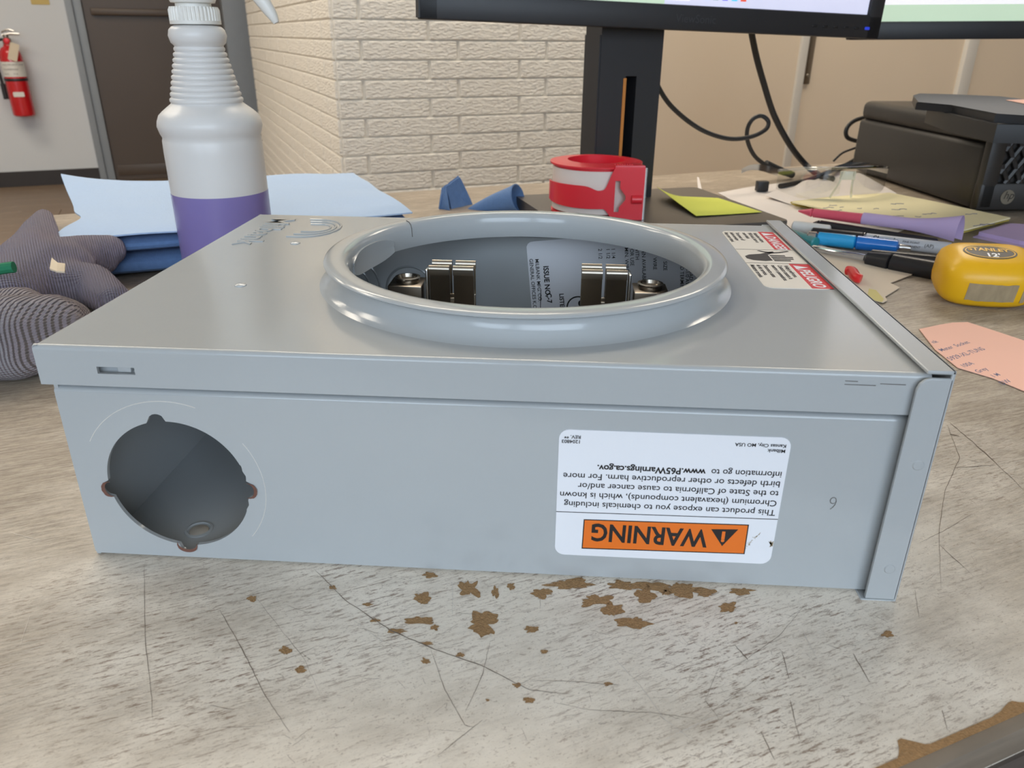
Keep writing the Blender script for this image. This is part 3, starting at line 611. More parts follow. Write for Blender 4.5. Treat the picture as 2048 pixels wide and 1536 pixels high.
# danger label on the cover
def GM(s, tt, z=H+.0003): return frame((.2640+tt, .1935-s, z), (0, -1, 0), (1, 0, 0))   # s runs along the reading direction, tt up the label
SLN, TW = .1045, .0285
def gp(s, tt): return (.2640+tt, .1935-s)
TOPM = lambda z: frame((0, 0, z), (1, 0, 0), (0, 1, 0))
dl = obj('danger_label', MB().plate([gp(s, q) for s, q in [(x, y) for x, y in rrect(0, 0, SLN, TW, .004)]][::-1], [], .0002, TOPM(H+.00022)), 'label_cream', B, angle=20)
obj('red_panel', MB().plate([gp(.0006, .0195), gp(.0006, .0275), gp(.0385, .0275), gp(.0385, .0195)], [], .00005, TOPM(H+.00027)), 'label_red', dl, smooth=False)
obj('red_panel', MB().plate([gp(.0655, .0195), gp(.0655, .0285), gp(SLN-.0006, .0285), gp(SLN-.0006, .0195)], [], .00005, TOPM(H+.00027)), 'label_red', dl, smooth=False)
mb = MB(); text_mesh(mb, 'DANGER', .0072, GM(.0105, .0210), .0002, sx=1.0, shear=.15); mb.plate([gp(.003, .0208), gp(.0062, .0268), gp(.0094, .0208)], [], .00003, TOPM(H+.00032)); obj('label_heading', mb, 'label_white', dl, smooth=False)
mb = MB(); text_mesh(mb, 'PELIGRO', .0072, GM(.0745, .0212), .0002, sx=.98, shear=.15); mb.plate([gp(.068, .0208), gp(.0712, .0268), gp(.0744, .0208)], [], .00003, TOPM(H+.00032)); obj('label_heading', mb, 'label_white', dl, smooth=False)
for s0, ls in ((.002, ['Hazardous voltage.', 'Will shock, burn or', 'cause death.', 'Turn power off', 'before servicing.', 'Keep cover closed.']), (.067, ['Voltaje peligroso.', 'Contacto causara la', 'muerte o quemaduras.', 'Desconecte antes', 'de dar servicio.', 'Mantenga cerrado.'])):
    mb = MB()
    for i, s in enumerate(ls): text_mesh(mb, s, .0029, GM(s0+.0015, .0163-.0029*i-(.0008 if i > 2 else 0)), .00006, sx=.95)
    obj('label_print', mb, 'ink_black', dl, smooth=False)
mb = MB()
for s0 in (.0395, .0648): mb.plate([gp(s0, .0), gp(s0+.0004, .0), gp(s0+.0004, TW), gp(s0, TW)], [], .00003, TOPM(H+.00028))
def poly(pts): mb.plate([gp(s, q) for s, q in pts], [], .00003, TOPM(H+.0003))
poly([(.0500, .0045), (.0480, .0105), (.0495, .0135), (.0600, .0135), (.0612, .0100), (.0600, .0045), (.0570, .0020), (.0530, .0020)])          # palm
for s0, t1 in ((.0500, .0215), (.0530, .0245), (.0560, .0240), (.0590, .0220)): poly([(s0, .0142), (s0, t1), (s0+.0018, t1), (s0+.0020, .0142)])      # fingers
poly([(.0480, .0105), (.0440, .0150), (.0428, .0175), (.0445, .0178), (.0495, .0138)])
poly([(.0418, .0100), (.0440, .0115), (.0470, .0160), (.0455, .0205), (.0425, .0255), (.0412, .0250), (.0438, .0200), (.0448, .0165), (.0428, .0128), (.0412, .0112)])  # arc
obj('label_pictogram', mb, 'ink_black', dl, smooth=False)
# inside: instruction label on the rear wall, jaws, lugs
IY = W-.0034
il = obj('instruction_label', MB().plate([(.1632, .012), (.285, .012), (.285, .0846), (.244, .0846), (.1612, .0757), (.1594, .0753), (.1580, .0742), (.1573, .0725)], [], .0002, FR(IY-.0001)), 'label_white', B, angle=20)
IA = math.radians(5.5)
def IM(x, z): return frame((x+(.078-z)*.02, IY-.0004, z), (math.sin(IA), 0, -math.cos(IA)), (math.cos(IA), 0, math.sin(IA)))
mb = MB()
for s, sz, x, z, bo in (('GENERAL OFFICES K.C. MO', .0030, .1588, .0655, 0), ('MILBANK MFG. CO.', .0030, .1622, .0655, 0), ('ISSUE NO.', .0042, .1670, .0615, .00008), ('C-7', .0040, .1690, .0450, .0001), ('LISTED', .0036, .1765, .0450, .00006), ('2 1/2', .003, .1985, .0725, 0), ('1 1/2', .003, .2030, .0728, 0), ('1 1/4', .003, .2060, .0730, 0), ('MIN. WIRE', .003, .2135, .0735, 0), ('FOR USE', .003, .2165, .0742, 0), ('WITH', .003, .2195, .0742, 0), ('WHEN AVAILABLE', .003, .2230, .0770, 0), ('WIRE', .003, .2300, .0680, 0), ('SIZE', .003, .2360, .0660, 0), ('GROUND TERMINAL', .003, .2450, .0742, 0), ('#12 AWG-1/0 AWG', .003, .2480, .0745, 0), ('LINE LOAD', .003, .2505, .0700, 0), ('100 A', .003, .2545, .0660, 0), ('1 PH', .003, .2575, .0650, 0), ('CAT NO.', .0042, .2610, .0660, .00006)):
    text_mesh(mb, s, sz, IM(x, z), bo+.00002)
obj('label_print', mb, 'ink_black', il, smooth=False); mb = MB()
for k in range(40):
    a0, a1 = 2*math.pi*k/40, 2*math.pi*(k+1)/40; c = (.1885, .0370)
    mb.add([(c[0]+rr*math.cos(a), IY-.0004, c[1]+rr*math.sin(a)) for rr, a in ((.0068, a0), (.0068, a1), (.0060, a1), (.0060, a0))], [(0, 1, 2, 3)])
text_mesh(mb, 'U', .0056, IM(.1880, .0412), .0004); text_mesh(mb, 'L', .0056, IM(.1850, .0372), .0004); obj('certification_mark', mb, 'ink_black', il, smooth=False); mb = MB().plate([(.1660, .0300), (.1664, .0300), (.1664, .0470), (.1660, .0470)], [], .00003, FR(IY-.0004))
obj('number_rule', mb, 'ink_black', il, smooth=False)
def jaw(cx, cy, side):
    j = obj('jaw', MB().box((cx, cy, .050), (.0225, .0105, .020), None, .001), 'nickel', B)
    for dy in (-.0034, .0034):
        m2 = MB()
        for x0, x1 in ((-.0107, -.0009), (.0009, .0107)):
            prof = [(0, .055), (0, .0815)]+[(-.0016*math.copysign(1, -dy)*(1-math.cos(math.pi*k/8)), .0815+.0016*math.sin(math.pi*k/8)*1.2) for k in range(1, 9)]+[(-.0032*math.copysign(1, -dy), .079)]
            vs = []
            for (yy, z) in prof:
                for x in (x0, x1): vs.append(Vector((cx+x, cy+dy+yy, z)))
            tmp = bmesh.new(); bb = [tmp.verts.new(v) for v in vs]
            for k in range(len(prof)-1): tmp.faces.new((bb[2*k], bb[2*k+1], bb[2*k+3], bb[2*k+2]))
            bmesh.ops.recalc_face_normals(tmp, faces=tmp.faces); thicken(tmp, .0009); m2.merge(tmp)
        m2.box((cx, cy+dy, .060), (.0214, .0012, .014), None, .0003)
        obj('spring_leaf', m2, 'nickel', j, angle=50)
    obj('side_clip', MB().box((cx+side*.0122, cy-.0005, .064), (.0013, .0085, .034), None, .0006), 'silver', j)
    m3 = MB().box((cx+side*.0225, cy, .058), (.0165, .0165, .031), None, .0006)
    lg = obj('lug', m3, 'zinc_dark', B)
    obj('set_screw', MB().lathe([(.0058, .0), (.0062, .001), (.0062, .0022), (.0048, .0024), (.0042, .0008), (0, .0008)], Matrix.Translation((cx+side*.0225, cy+.001, .0735)), 24), 'nickel', lg)
    obj('wire_bore', MB().lathe([(.0052, 0), (.0052, .0004), (.0048, .0006), (0, .0006)], frame((cx+side*.0308, cy, .060), (0, 1, 0), (0, 0, 1)) if side > 0 else frame((cx-.0308, cy, .060), (0, -1, 0), (0, 0, 1)), 20), 'zinc_dark', lg)
for cy in (.130, .060):
    jaw(.1252, cy, -1); jaw(.1982, cy, 1)
bb = MB()
bb.bm.free()
for cx in (.115, .2085): obj('insulator_block', MB().box((cx, .10, .022), (.062, .10, .04), None, .002), 'phenolic_black', B)
# ------------------------------------------------------------------ generic small builders
def prism(mb, pts, z0, z1, bev=0):
    n = len(pts); t_ = bmesh.new(); a = [t_.verts.new((p[0], p[1], z0)) for p in pts]; b = [t_.verts.new((p[0], p[1], z1)) for p in pts]
    t_.faces.new(a[::-1]); tf = t_.faces.new(b)
    for i in range(n): t_.faces.new((a[i], a[(i+1) % n], b[(i+1) % n], b[i]))
    if bev: bmesh.ops.bevel(t_, geom=list(tf.edges), offset=bev, segments=3, affect='EDGES', profile=.5)
    mb.merge(t_); return mb
def sheet(name, pxs, z, m, label, cat, th=.0003, group=None, curl=None, n=10):
    """paper given by its outline in photo pixels, lying at height z"""
    if len(pxs) == 4 and curl:
        q = [pz(x, y, z) for x, y in pxs]
        def f(i, j):
            p = q[0].lerp(q[1], i).lerp(q[3].lerp(q[2], i), j); return p+Vector((0, 0, curl(i, j)))
        return single(name, MB().grid(f, n, n, th), m, label, cat, group)
    mb = MB(); prism(mb, [pz(x, y, z) for x, y in pxs], z, z+th); return single(name, mb, m, label, cat, group, smooth=False)
def slab(mb, u0, u1, v0, v1, z0, z1, amp=.001, n=24, m_=14, sq=.3):
    """soft folded cloth slab in room axes: rounded long edges, slightly wavy"""
    vs = []; pts = []
    for k in range(2*m_):
        a = 2*math.pi*k/(2*m_); c, s = math.cos(a), math.sin(a); pts.append((math.copysign(abs(c)**sq, c), math.copysign(abs(s)**.7, s)))
    for i in range(n+1):
        u = u0+(u1-u0)*i/n
        for c, s in pts:
            v = (v0+v1)/2+(v1-v0)/2*c; z = (z0+z1)/2+(z1-z0)/2*s; dz = amp*nz(u*22, v*22, z*40)*(1 if s > 0 else .3); vs.append(R3(u+amp*nz(v*30, z*90, 3), v+amp*nz(u*30, z*90, 9), max(z0, z+dz)))
    k = len(pts); fs = [(i*k+j, i*k+(j+1) % k, (i+1)*k+(j+1) % k, (i+1)*k+j) for i in range(n) for j in range(k)]+[tuple(range(k))[::-1], tuple(range(n*k, n*k+k))]
    mb.add(vs, fs); return mb
# ------------------------------------------------------------------ blue towels on a tray, bottle in front
o = single('folded_towel', slab(MB(), -.036, .236, .396, .64, .0, .0200), 'towel_blue', 'folded blue shop towel lying on the desk, lower of the two stacked', 'towel')
o = single('folded_towel', slab(MB(), -.030, .238, .394, .634, .0197, .0338, .0007), 'towel_blue', 'folded blue shop towel directly under the pale absorbent sheet', 'towel')
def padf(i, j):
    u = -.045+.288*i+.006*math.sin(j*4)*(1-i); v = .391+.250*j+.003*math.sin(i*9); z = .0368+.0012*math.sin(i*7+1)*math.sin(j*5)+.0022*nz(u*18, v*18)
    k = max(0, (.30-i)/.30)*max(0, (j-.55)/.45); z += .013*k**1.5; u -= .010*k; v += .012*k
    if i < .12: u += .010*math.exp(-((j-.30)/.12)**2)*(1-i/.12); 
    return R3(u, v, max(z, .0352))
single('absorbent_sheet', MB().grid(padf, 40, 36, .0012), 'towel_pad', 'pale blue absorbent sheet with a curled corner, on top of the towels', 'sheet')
BX, BY = -.0868, .357
bz = lambda y: py(430, y, BY).z
br = lambda y, a, b: (py(b, y, BY)-py(a, y, BY)).length/2*.965
S = thing('spray_bottle', 'white plastic spray bottle half full of purple liquid', 'bottle', (BX, BY, 0))
CM = Matrix.Translation((BX, BY, 0)); zl = bz(380); Rb = br(300, 333, 522)
up = [(br(205, 345, 487)+.0016*0, 205), ]
prof = [(Rb-.002, zl-.001), (Rb, zl), (Rb, bz(300)), (Rb-.0002, bz(278)), (Rb-.0008, bz(272)), (Rb+.0005, bz(264)), (Rb+.0018, bz(250)), (Rb+.0012, bz(240)), (br(228, 322, 512), bz(229)), (br(220, 330, 504), bz(221)), (br(214, 338, 495), bz(214)), (br(208, 345, 487), bz(208))]
n = 10
for k in range(n):                                    # ribbed grip
    y = 205-(205-93)*(k+.5)/n; r0 = br(205, 345, 486)+(br(93, 353, 447)-br(205, 345, 486))*((k+.5)/n); d = (205-93)/n/2
    prof += [(r0-.0006, bz(y+d*.9)), (r0+.0003, bz(y+d*.4)), (r0+.0003, bz(y-d*.4)), (r0-.0006, bz(y-d*.9))]
prof += [(br(92, 352, 447), bz(91)), (br(85, 347, 452), bz(86)), (br(72, 341, 453), bz(72)), (br(60, 342, 449), bz(60)), (br(55, 348, 444), bz(54)), (br(52, 352, 436), bz(51)), (br(52, 352, 436)-.004, bz(48)), (br(52, 352, 436)-.004, bz(30))]
obj('bottle', MB().lathe(prof, CM, 64), 'bottle_plastic', S, angle=60)
obj('liquid', MB().lathe([(Rb-.010, .0004), (Rb-.004, .0012), (Rb-.0002, .006), (Rb+.0001, .012), (Rb+.0001, zl), (0, zl+.0002)], CM, 64), 'bottle_liquid', S, angle=60)
zc0, zc1 = bz(49), bz(11); rc = br(30, 342, 440); mb = MB(); nn = 40; vs = []
for z, f in ((zc0, 0), (zc0+.0022, 0), (zc0+.0024, 1), (zc1-.003, 1), (zc1-.001, 0)):
    for k in range(nn*4): vs.append(Vector((BX, BY, z))+Vector((math.cos(2*math.pi*k/(nn*4)), math.sin(2*math.pi*k/(nn*4)), 0))*(rc-(.0009 if f and k % 4 in (0, 1) else 0)-(.001 if z > zc1-.002 else 0)))
m4 = nn*4; mb.add(vs, [(i*m4+k, i*m4+(k+1) % m4, (i+1)*m4+(k+1) % m4, (i+1)*m4+k) for i in range(4) for k in range(m4)]+[tuple(range(4*m4, 5*m4)), tuple(range(m4))[::-1]])
obj('collar', mb, 'cap_white', S, angle=30)
hb = MB().lathe([(rc*.86, zc1+.0016), (rc*.92, zc1+.004), (rc*.9, zc1+.012), (rc*.75, zc1+.02)], CM, 40); hb.lathe([(rc*.7, zc1-.003), (rc*.7, zc1+.004)], CM, 32)
hb.box((BX+.012, BY, zc1+.034), (.075, .022, .03), None, .006); hb.box((BX+.054, BY, zc1+.036), (.02, .016, .016), None, .003)
obj('sprayer_head', hb, 'cap_white', S)
tr = [py(486, -70, BY), py(500, -35, BY), py(524, 0, BY), py(543, 28, BY), py(553, 46, BY)]
mb = MB(); mb.tube(tr, lambda t_: .0062-.0042*t_*t_, 12, 6); obj('trigger', mb, 'cap_white', S)
# ------------------------------------------------------------------ knitted work gloves
def blob(name, caps, m, parent, vox=.0022, smooth_n=6):
    mb = MB()
    for pts, rs in caps:
        pts = [Vector(p) for p in pts]; rs = rs if isinstance(rs, (list, tuple)) else [rs]*len(pts)
        for a in range(len(pts)-1):
            for k in range(7):
                t_ = k/6; p = pts[a].lerp(pts[a+1], t_); r_ = rs[a]*(1-t_)+rs[a+1]*t_
                s_ = bmesh.new(); bmesh.ops.create_icosphere(s_, subdivisions=2, radius=r_); mb.merge(s_, Matrix.Translation(p))
    me = bpy.data.meshes.new(name); mb.bm.to_mesh(me); mb.bm.free(); o = bpy.data.objects.new('tmp', me); COL.objects.link(o)
    rm = o.modifiers.new('r', 'REMESH'); rm.mode = 'VOXEL'; rm.voxel_size = vox; sm_ = o.modifiers.new('s', 'SMOOTH'); sm_.iterations = smooth_n; sm_.factor = .5
    m2 = bpy.data.meshes.new_from_object(o.evaluated_get(bpy.context.evaluated_depsgraph_get())); m2.name = name; bpy.data.objects.remove(o); bpy.data.meshes.remove(me)
    for v in m2.vertices: v.co.z = max(v.co.z, .0002)
    for f in m2.polygons: f.use_smooth = True
    m2.materials.clear(); m2.materials.append(MATS[m]); return link(name, m2, parent)
G = thing('knit_glove', 'grey knitted work glove with fingers spread beside the blue towels', 'glove', pz(90, 560, 0))
blob('knit', [([pz(20, 590, .022), pz(80, 545, .026), pz(130, 540, .024)], [.022, .026, .022]), ([pz(60, 560, .024), pz(40, 570, .022)], [.026, .024]),
 ([pz(72, 520, .028), pz(80, 470, .034), pz(88, 437, .038)], [.022, .015, .0085]), ([pz(45, 540, .026), pz(66, 500, .030)], [.022, .017]),
 ([pz(110, 530, .026), pz(170, 510, .026), pz(220, 500, .026)], [.021, .016, .0125]), ([pz(150, 525, .022), pz(205, 520, .02)], [.016, .012]),
 ([pz(120, 570, .02), pz(185, 570, .018), pz(225, 600, .014)], [.019, .016, .013]), ([pz(-70, 600, .02), pz(20, 580, .022)], [.022, .024])], 'knit_grey', G)
mb = MB(); q = [pz(100, 540, .050), pz(104, 518, .050), pz(116, 528, .0505), pz(131, 530, .050), pz(130, 546, .0495), pz(114, 545, .0505)]; mb.add(q+[p+Vector((0, 0, .001)) for p in q], [tuple(range(6))[::-1], tuple(range(6, 12))]+[(i, (i+1) % 6, (i+1) % 6+6, i+6) for i in range(6)]); obj('cream_tag', mb, 'tag_cream', G, smooth=False)
mb = MB().tube([pz(-40, 548, .046), pz(0, 538, .049), pz(28, 534, .050)], .0035, 10); obj('cuff_edge', mb, 'glove_green', G)
G2 = thing('knit_glove', 'grey knitted work glove rolled into a bundle beside the box corner', 'glove', pz(60, 720, 0))
blob('knit', [([pz(-90, 690, .022), pz(20, 668, .024), pz(100, 655, .022), pz(135, 645, .018)], [.021, .0235, .021, .0155]), ([pz(-90, 720, .014), pz(30, 715, .014), pz(95, 700, .013)], [.0135, .0138, .012]), ([pz(-60, 650, .024), pz(40, 640, .024)], [.02, .021])], 'knit_grey_roll', G2)
# ------------------------------------------------------------------ crumpled blue rag behind the ring
mat('rag_blue', (112, 144, 188), .95, var=.16, vscale=120, bump=.3, bscale=700)
RG = thing('crumpled_rag', 'crumpled blue cloth rag standing behind the ring by the monitor base', 'rag', pz(950, 425, 0))
YR = .665
def quad(mb, pts, d, bow=.006, n=10, th=.0012):
    q = [py(x, y, YR+dd) for (x, y), dd in zip(pts, d)]
    def f(i, j):
        p = q[0].lerp(q[1], i).lerp(q[3].lerp(q[2], i), j); return p+Vector((0, bow*math.sin(math.pi*i)+.0012*nz(i*4, j*4, bow*90), .001*nz(i*5, j*5)))
    mb.grid(f, n, n, th)
mb = MB(); quad(mb, [(876, 440), (886, 374), (916, 352), (950, 425)], (0, .004, .03, .03), -.008); quad(mb, [(905, 440), (890, 374), (918, 354), (952, 430)], (-.012, .0, .02, .022), .006); quad(mb, [(876, 440), (885, 376), (893, 374), (905, 440)], (0, .004, .0, -.012), -.004)
quad(mb, [(900, 440), (948, 418), (1010, 425), (980, 445)], (-.01, .01, .0, -.02), .004)
ax = [py(936, 425, YR), py(985, 408, YR-.004), py(1036, 396, YR-.016)]
t_ = MB().tube(ax, lambda s: .004+.0120*s, 20, 5, cap=False); tb_ = t_.bm; bmesh.ops.recalc_face_normals(tb_, faces=tb_.faces); thicken(tb_, .0012); mb.merge(tb_)
obj('cloth', mb, 'towel_blue', RG, angle=60)
# ------------------------------------------------------------------ monitors
def monitor(label, P0, ang, pxl, pxr, neck_e, neck_n, base, hgt, name='monitor'):
    a = math.radians(ang); e = Vector((math.cos(a), math.sin(a), 0)); nrm = Vector((-math.sin(a), math.cos(a), 0)); P0 = Vector(P0)
    q0 = pp(pxl[0], pxl[1], P0, nrm); q1 = pp(pxr[0], pxr[1], P0, nrm); ex = (q1-q0).normalized(); wd = (q1-q0).length; upv = (-nrm).cross(ex).normalized()
    if upv.z < 0: upv = -upv
    F = frame(q0, ex, upv); bc = P0+e*base[0]+nrm*base[1]
    t_ = thing(name, label, 'monitor', (bc.x, bc.y, 0))
    def lb(mb, x0, x1, y0, y1, d0, d1, bev=0): return mb.box(F @ Vector(((x0+x1)/2, (y0+y1)/2, -(d0+d1)/2)), (x1-x0, y1-y0, d1-d0), F.to_3x3(), bev)
    bz_ = .0235; mb = MB(); lb(mb, 0, wd, 0, bz_, 0, .018, .002); lb(mb, 0, .018, 0, hgt, 0, .018, .002); lb(mb, wd-.018, wd, 0, hgt, 0, .018, .002); lb(mb, 0, wd, hgt-.018, hgt, 0, .018, .002); lb(mb, .004, wd-.004, .004, hgt-.004, .006, .03, .004)
    bzl = obj('bezel', mb, 'black_plastic', t_)
    mb = MB(); lb(mb, .06, wd-.06, .05, hgt-.05, .03, .05, .012); obj('rear_housing', mb, 'black_plastic', t_)
    # neck and base
    ztop = q0.z+hgt*.55; n0, n1 = neck_e; mb = MB(); M0 = Matrix((e, nrm, Vector((0, 0, 1)))).transposed()
    cc = P0+e*((n0+n1)/2)+nrm*(neck_n+.0225); ncx = (n1-n0); gx0 = .42; gx1 = .60
    for x0, x1, z0_, z1_ in ((0, gx0, .012, ztop), (gx1, 1, .012, ztop), (gx0, gx1, .145, ztop), (gx0, gx1, .012, .028)):
        mb.box(cc+e*((x0+x1)/2-.5)*ncx+Vector((0, 0, (z0_+z1_)/2)), ((x1-x0)*ncx, .045, z1_-z0_), M0)
    mb.box(cc+nrm*.016+e*((gx0+gx1)/2-.5)*ncx+Vector((0, 0, .09)), ((gx1-gx0)*ncx, .012, .13), M0)
    nk = obj('neck', mb, 'black_plastic', t_, smooth=False)
    mb = MB().box(cc+e*(-ncx/2-.0008)+Vector((0, 0, .1)), (.0016, .043, .17), M0); obj('neck_side', mb, 'black_plastic', nk, smooth=False)
    mb = MB().box(cc+nrm*(-.0228)+e*((gx0-.012-.5)*ncx)+Vector((0, 0, .087)), (.0034, .001, .112), M0); obj('height_mark', mb, 'orange_strip', nk, smooth=False)
    w2, d2 = base[2]/2, base[3]/2; prism_pts = [bc+e*x+nrm*y for x, y in rrect(-w2, -d2, w2, d2, .006)]
    mb = prism(MB(), prism_pts, 0.0, .0155, .0012); obj('base', mb, 'desk_edge' if False else 'base_top', t_, smooth=False)
    return t_, F, wd, lb, bzl
mat('maker_grey', (56, 56, 60), .4)
mat('base_top', (84, 78, 74), .38, var=.05, vscale=30)
A20 = 20
m1, F1, w1, lb1, bz1 = monitor('black monitor on a flat rectangular stand base, dark desktop picture on its screen', (.27, .64, 0), A20, (840, 38), (1757, 78), (-.050, .021), .032, (-.013, -.020, .232, .196), .305)
mb = MB(); lb1(mb, .018, w1-.018, .0400, .287, .0045, .0062); sc = obj('screen', mb, 'screen_dark', m1, smooth=False)
mb = MB(); lb1(mb, .018, w1-.018, .0238, .0400, .0043, .0062); obj('taskbar', mb, 'screen_bar', sc, smooth=False)
mb = MB(); lb1(mb, .018, .290, .0400, .20, .0042, .0062); lb1(mb, .018, .25, .0238, .0400, .0041, .0062); obj('wallpaper_light', mb, 'screen_green', sc, smooth=False)
def sx(px, py_=14): p = F1.inverted() @ pp(px, py_, F1 @ Vector((0, 0, -.004)), (F1.to_3x3() @ Vector((0, 0, 1)))); return p.x, p.y
for nm, px_, m_ in (('icon', 1266, 'icon_blue'), ('icon', 1391, 'icon_yellow'), ('icon', 1411, 'icon_cyan'), ('icon', 1429, 'icon_green'), ('icon', 1448, 'icon_violet'), ('icon', 1467, 'icon_cyan'), ('icon', 1485, 'icon_red')):
    mb = MB(); x, y = sx(px_); lb1(mb, x-.0032, x+.0032, .0297, .0363, .0036, .0042, .0006); obj(nm, mb, m_, sc, smooth=False)
mb = MB(); x0, _ = sx(1281); x1, _ = sx(1378); lb1(mb, x0, x1, .0275, .0385, .0038, .0043); obj('search_box', mb, 'screen_white', sc, smooth=False)
mb = MB(); text_mesh(mb, 'Search', .0066, F1 @ Matrix.Translation((x0+.009, .0310, -.0036))); obj('search_text', mb, 'ink_grey', sc, smooth=False)
mb = MB(); text_mesh(mb, 'ViewSonic', .011, F1 @ Matrix.Translation((sx(1350)[0], .0075, .0004))); obj('maker_name', mb, 'maker_grey', bz1, smooth=False)
mb = MB()
for px_ in (1622, 1643, 1664, 1685, 1706): x, y = sx(px_, 68); lb1(mb, x-.003, x+.003, .0085, .0110, -.0006, .001, .0004)
obj('button', mb, 'black_gloss', bz1)
mb = MB(); x, y = sx(1727, 68); lb1(mb, x-.003, x+.003, .0085, .0115, -.0008, .001, .0006); obj('power_light', mb, 'led_blue', bz1)
mb = MB(); lb1(mb, -.0012, .0004, .0015, .303, .001, .016); obj('bezel_side', mb, 'black_plastic', bz1, smooth=False)
m2_, F2, w2_, lb2, bz2 = monitor('black monitor behind the desktop computer, pale document on its screen', (.95, 1.04, 0), 4, (1700, 80), (2330, 76), (.005, .09), .055, (.05, .085, .20, .11), .305)
mb = MB(); lb2(mb, .018, w2_-.018, .0238, .287, .0045, .0062); sc2 = obj('screen', mb, 'screen_white', m2_, smooth=False)
mb = MB(); lb2(mb, .018, w2_-.018, .0238, .0455, .0041, .0062); obj('taskbar', mb, 'screen_green', sc2, smooth=False)
mb = MB(); text_mesh(mb, '10:28', .007, F2 @ Matrix.Translation((.285, .058, -.0036))); obj('screen_text', mb, 'ink_grey', sc2, smooth=False)
# ------------------------------------------------------------------ cables
def cable(name, pts, r, label, m='cable_black', **k): return single(name, MB().tube(pts, r, 10, 8), m, label, 'cable')
cp = lambda l, v0, v1: [pv(x, y, v0+(v1-v0)*i/(len(l)-1)) for i, (x, y) in enumerate(l)]
c1 = MB().tube(cp([(1292, 60), (1300, 90), (1304, 130), (1315, 170), (1345, 215), (1400, 258), (1455, 277), (1500, 274), (1530, 260), (1537, 244), (1524, 232), (1506, 238), (1495, 258), (1496, 285), (1512, 315), (1545, 338), (1570, 348)], .52, .60), .0028, 10, 8)
c1.tube(cp([(1532, 327), (1555, 338), (1585, 350)], .60, .60), .0048, 10, 4); c1.tube(cp([(1284, 62), (1288, 88)], .515, .52), .008, 10, 1)
single('video_cable', c1, 'cable_black', 'thin black cable hanging from the monitor in a loop', 'cable')
cable('power_cable', cp([(1502, 60), (1512, 110), (1527, 165), (1548, 230), (1580, 290), (1612, 330)], .60, .63)+[pz(1640, 351, .0046), pz(1665, 358, .0046)], .0042, 'thick straight black cable running from the monitor down to the desk')
pcv = lambda l, v: [pv(x, y, v) for x, y in l]
cable('computer_cable', pcv([(1745, 232), (1712, 240), (1694, 256), (1695, 275), (1722, 284), (1748, 288)], .66), .0032, 'black cable looped behind the desktop computer')
cable('computer_cable', [pv(1745, 282, .66), pv(1710, 296, .66), pv(1685, 306, .66), pv(1667, 322, .66)], .0017, 'thin stray black cable end beside the desktop computer')
cable('computer_cable', [pv(1750, 292, .655), pv(1712, 318, .65), pv(1682, 334, .645), pz(1650, 347, .0125), pz(1612, 361, .004), pz(1560, 372, .004)], .0032, 'black cable running from the computer across the desk behind the glasses')
# ------------------------------------------------------------------ desktop computer
pa = math.radians(8); pe = Vector((math.cos(pa), math.sin(pa), 0)); pn = Vector((-math.sin(pa), math.cos(pa), 0)); pc0 = Vector((.655, .700, 0)); PM = Matrix((pe, pn, Vector((0, 0, 1)))).transposed()
PC = thing('desktop_computer', 'black small form factor desktop computer lying flat with lattice front', 'computer', pc0+pe*.17+pn*.155)
def pb(mb, x0, x1, y0, y1, z0, z1, bev=0, seg=2): return mb.box(pc0+pe*((x0+x1)/2)+pn*((y0+y1)/2)+Vector((0, 0, (z0+z1)/2)), (x1-x0, y1-y0, z1-z0), PM, bev, seg)
obj('case', pb(pb(MB(), 0, .338, .012, .308, .003, .076, .006, 3), 0.0005, .3375, .012, .308, .0755, .101, .009, 4), 'pc_black', PC)
fr = pb(MB(), .016, .338, .0075, .013, .004, .1); pb(fr, 0, .02, 0, .014, .003, .1005, .004); pb(fr, 0, .338, 0, .014, .091, .1005, .003); pb(fr, 0, .338, 0, .014, .003, .034, .003)
fo = obj('front_panel', fr, 'pc_black', PC)
mb = MB(); dx = .0155
for k in range(-6, 24):
    for sgn in (1, -1):
        x0 = k*dx; pts = []
        zs = [(x0+sgn*(z-.062)*.62, z) for z in (.033, .092)]
        (xa, za), (xb, zb) = zs
        if max(xa, xb) < .022 or max(xa, xb) > .335: continue
        if xa < .02: za += (zb-za)*(.02-xa)/(xb-xa); xa = .02
        if xb < .02: zb += (za-zb)*(.02-xb)/(xa-xb); xb = .02
        mb.tube([pc0+pe*xa+pn*.004+Vector((0, 0, za)), pc0+pe*xb+pn*.004+Vector((0, 0, zb))], .0030, 6, 1)
obj('grille_lattice', mb, 'pc_black', fo)
LM0 = frame(pc0+pn*-.0004, pe, (0, 0, 1)); lg = MB().lathe([(.0082, 0), (.0082, .0006), (0, .0006)], LM0 @ Matrix.Translation((.034, .0185, 0)), 28); lo = obj('emblem', lg, 'logo_grey', fo)
mb = MB(); text_mesh(mb, 'hp', .0125, LM0 @ Matrix.Translation((.0286, .0165, .0008)), shear=.25); obj('emblem_letters', mb, 'pc_black', lo, smooth=False)
for x in (.03, .3):
    for y in (.04, .27): obj('foot', pb(MB(), x-.008, x+.008, y-.008, y+.008, 0, .0035, .001), 'black_gloss', PC)
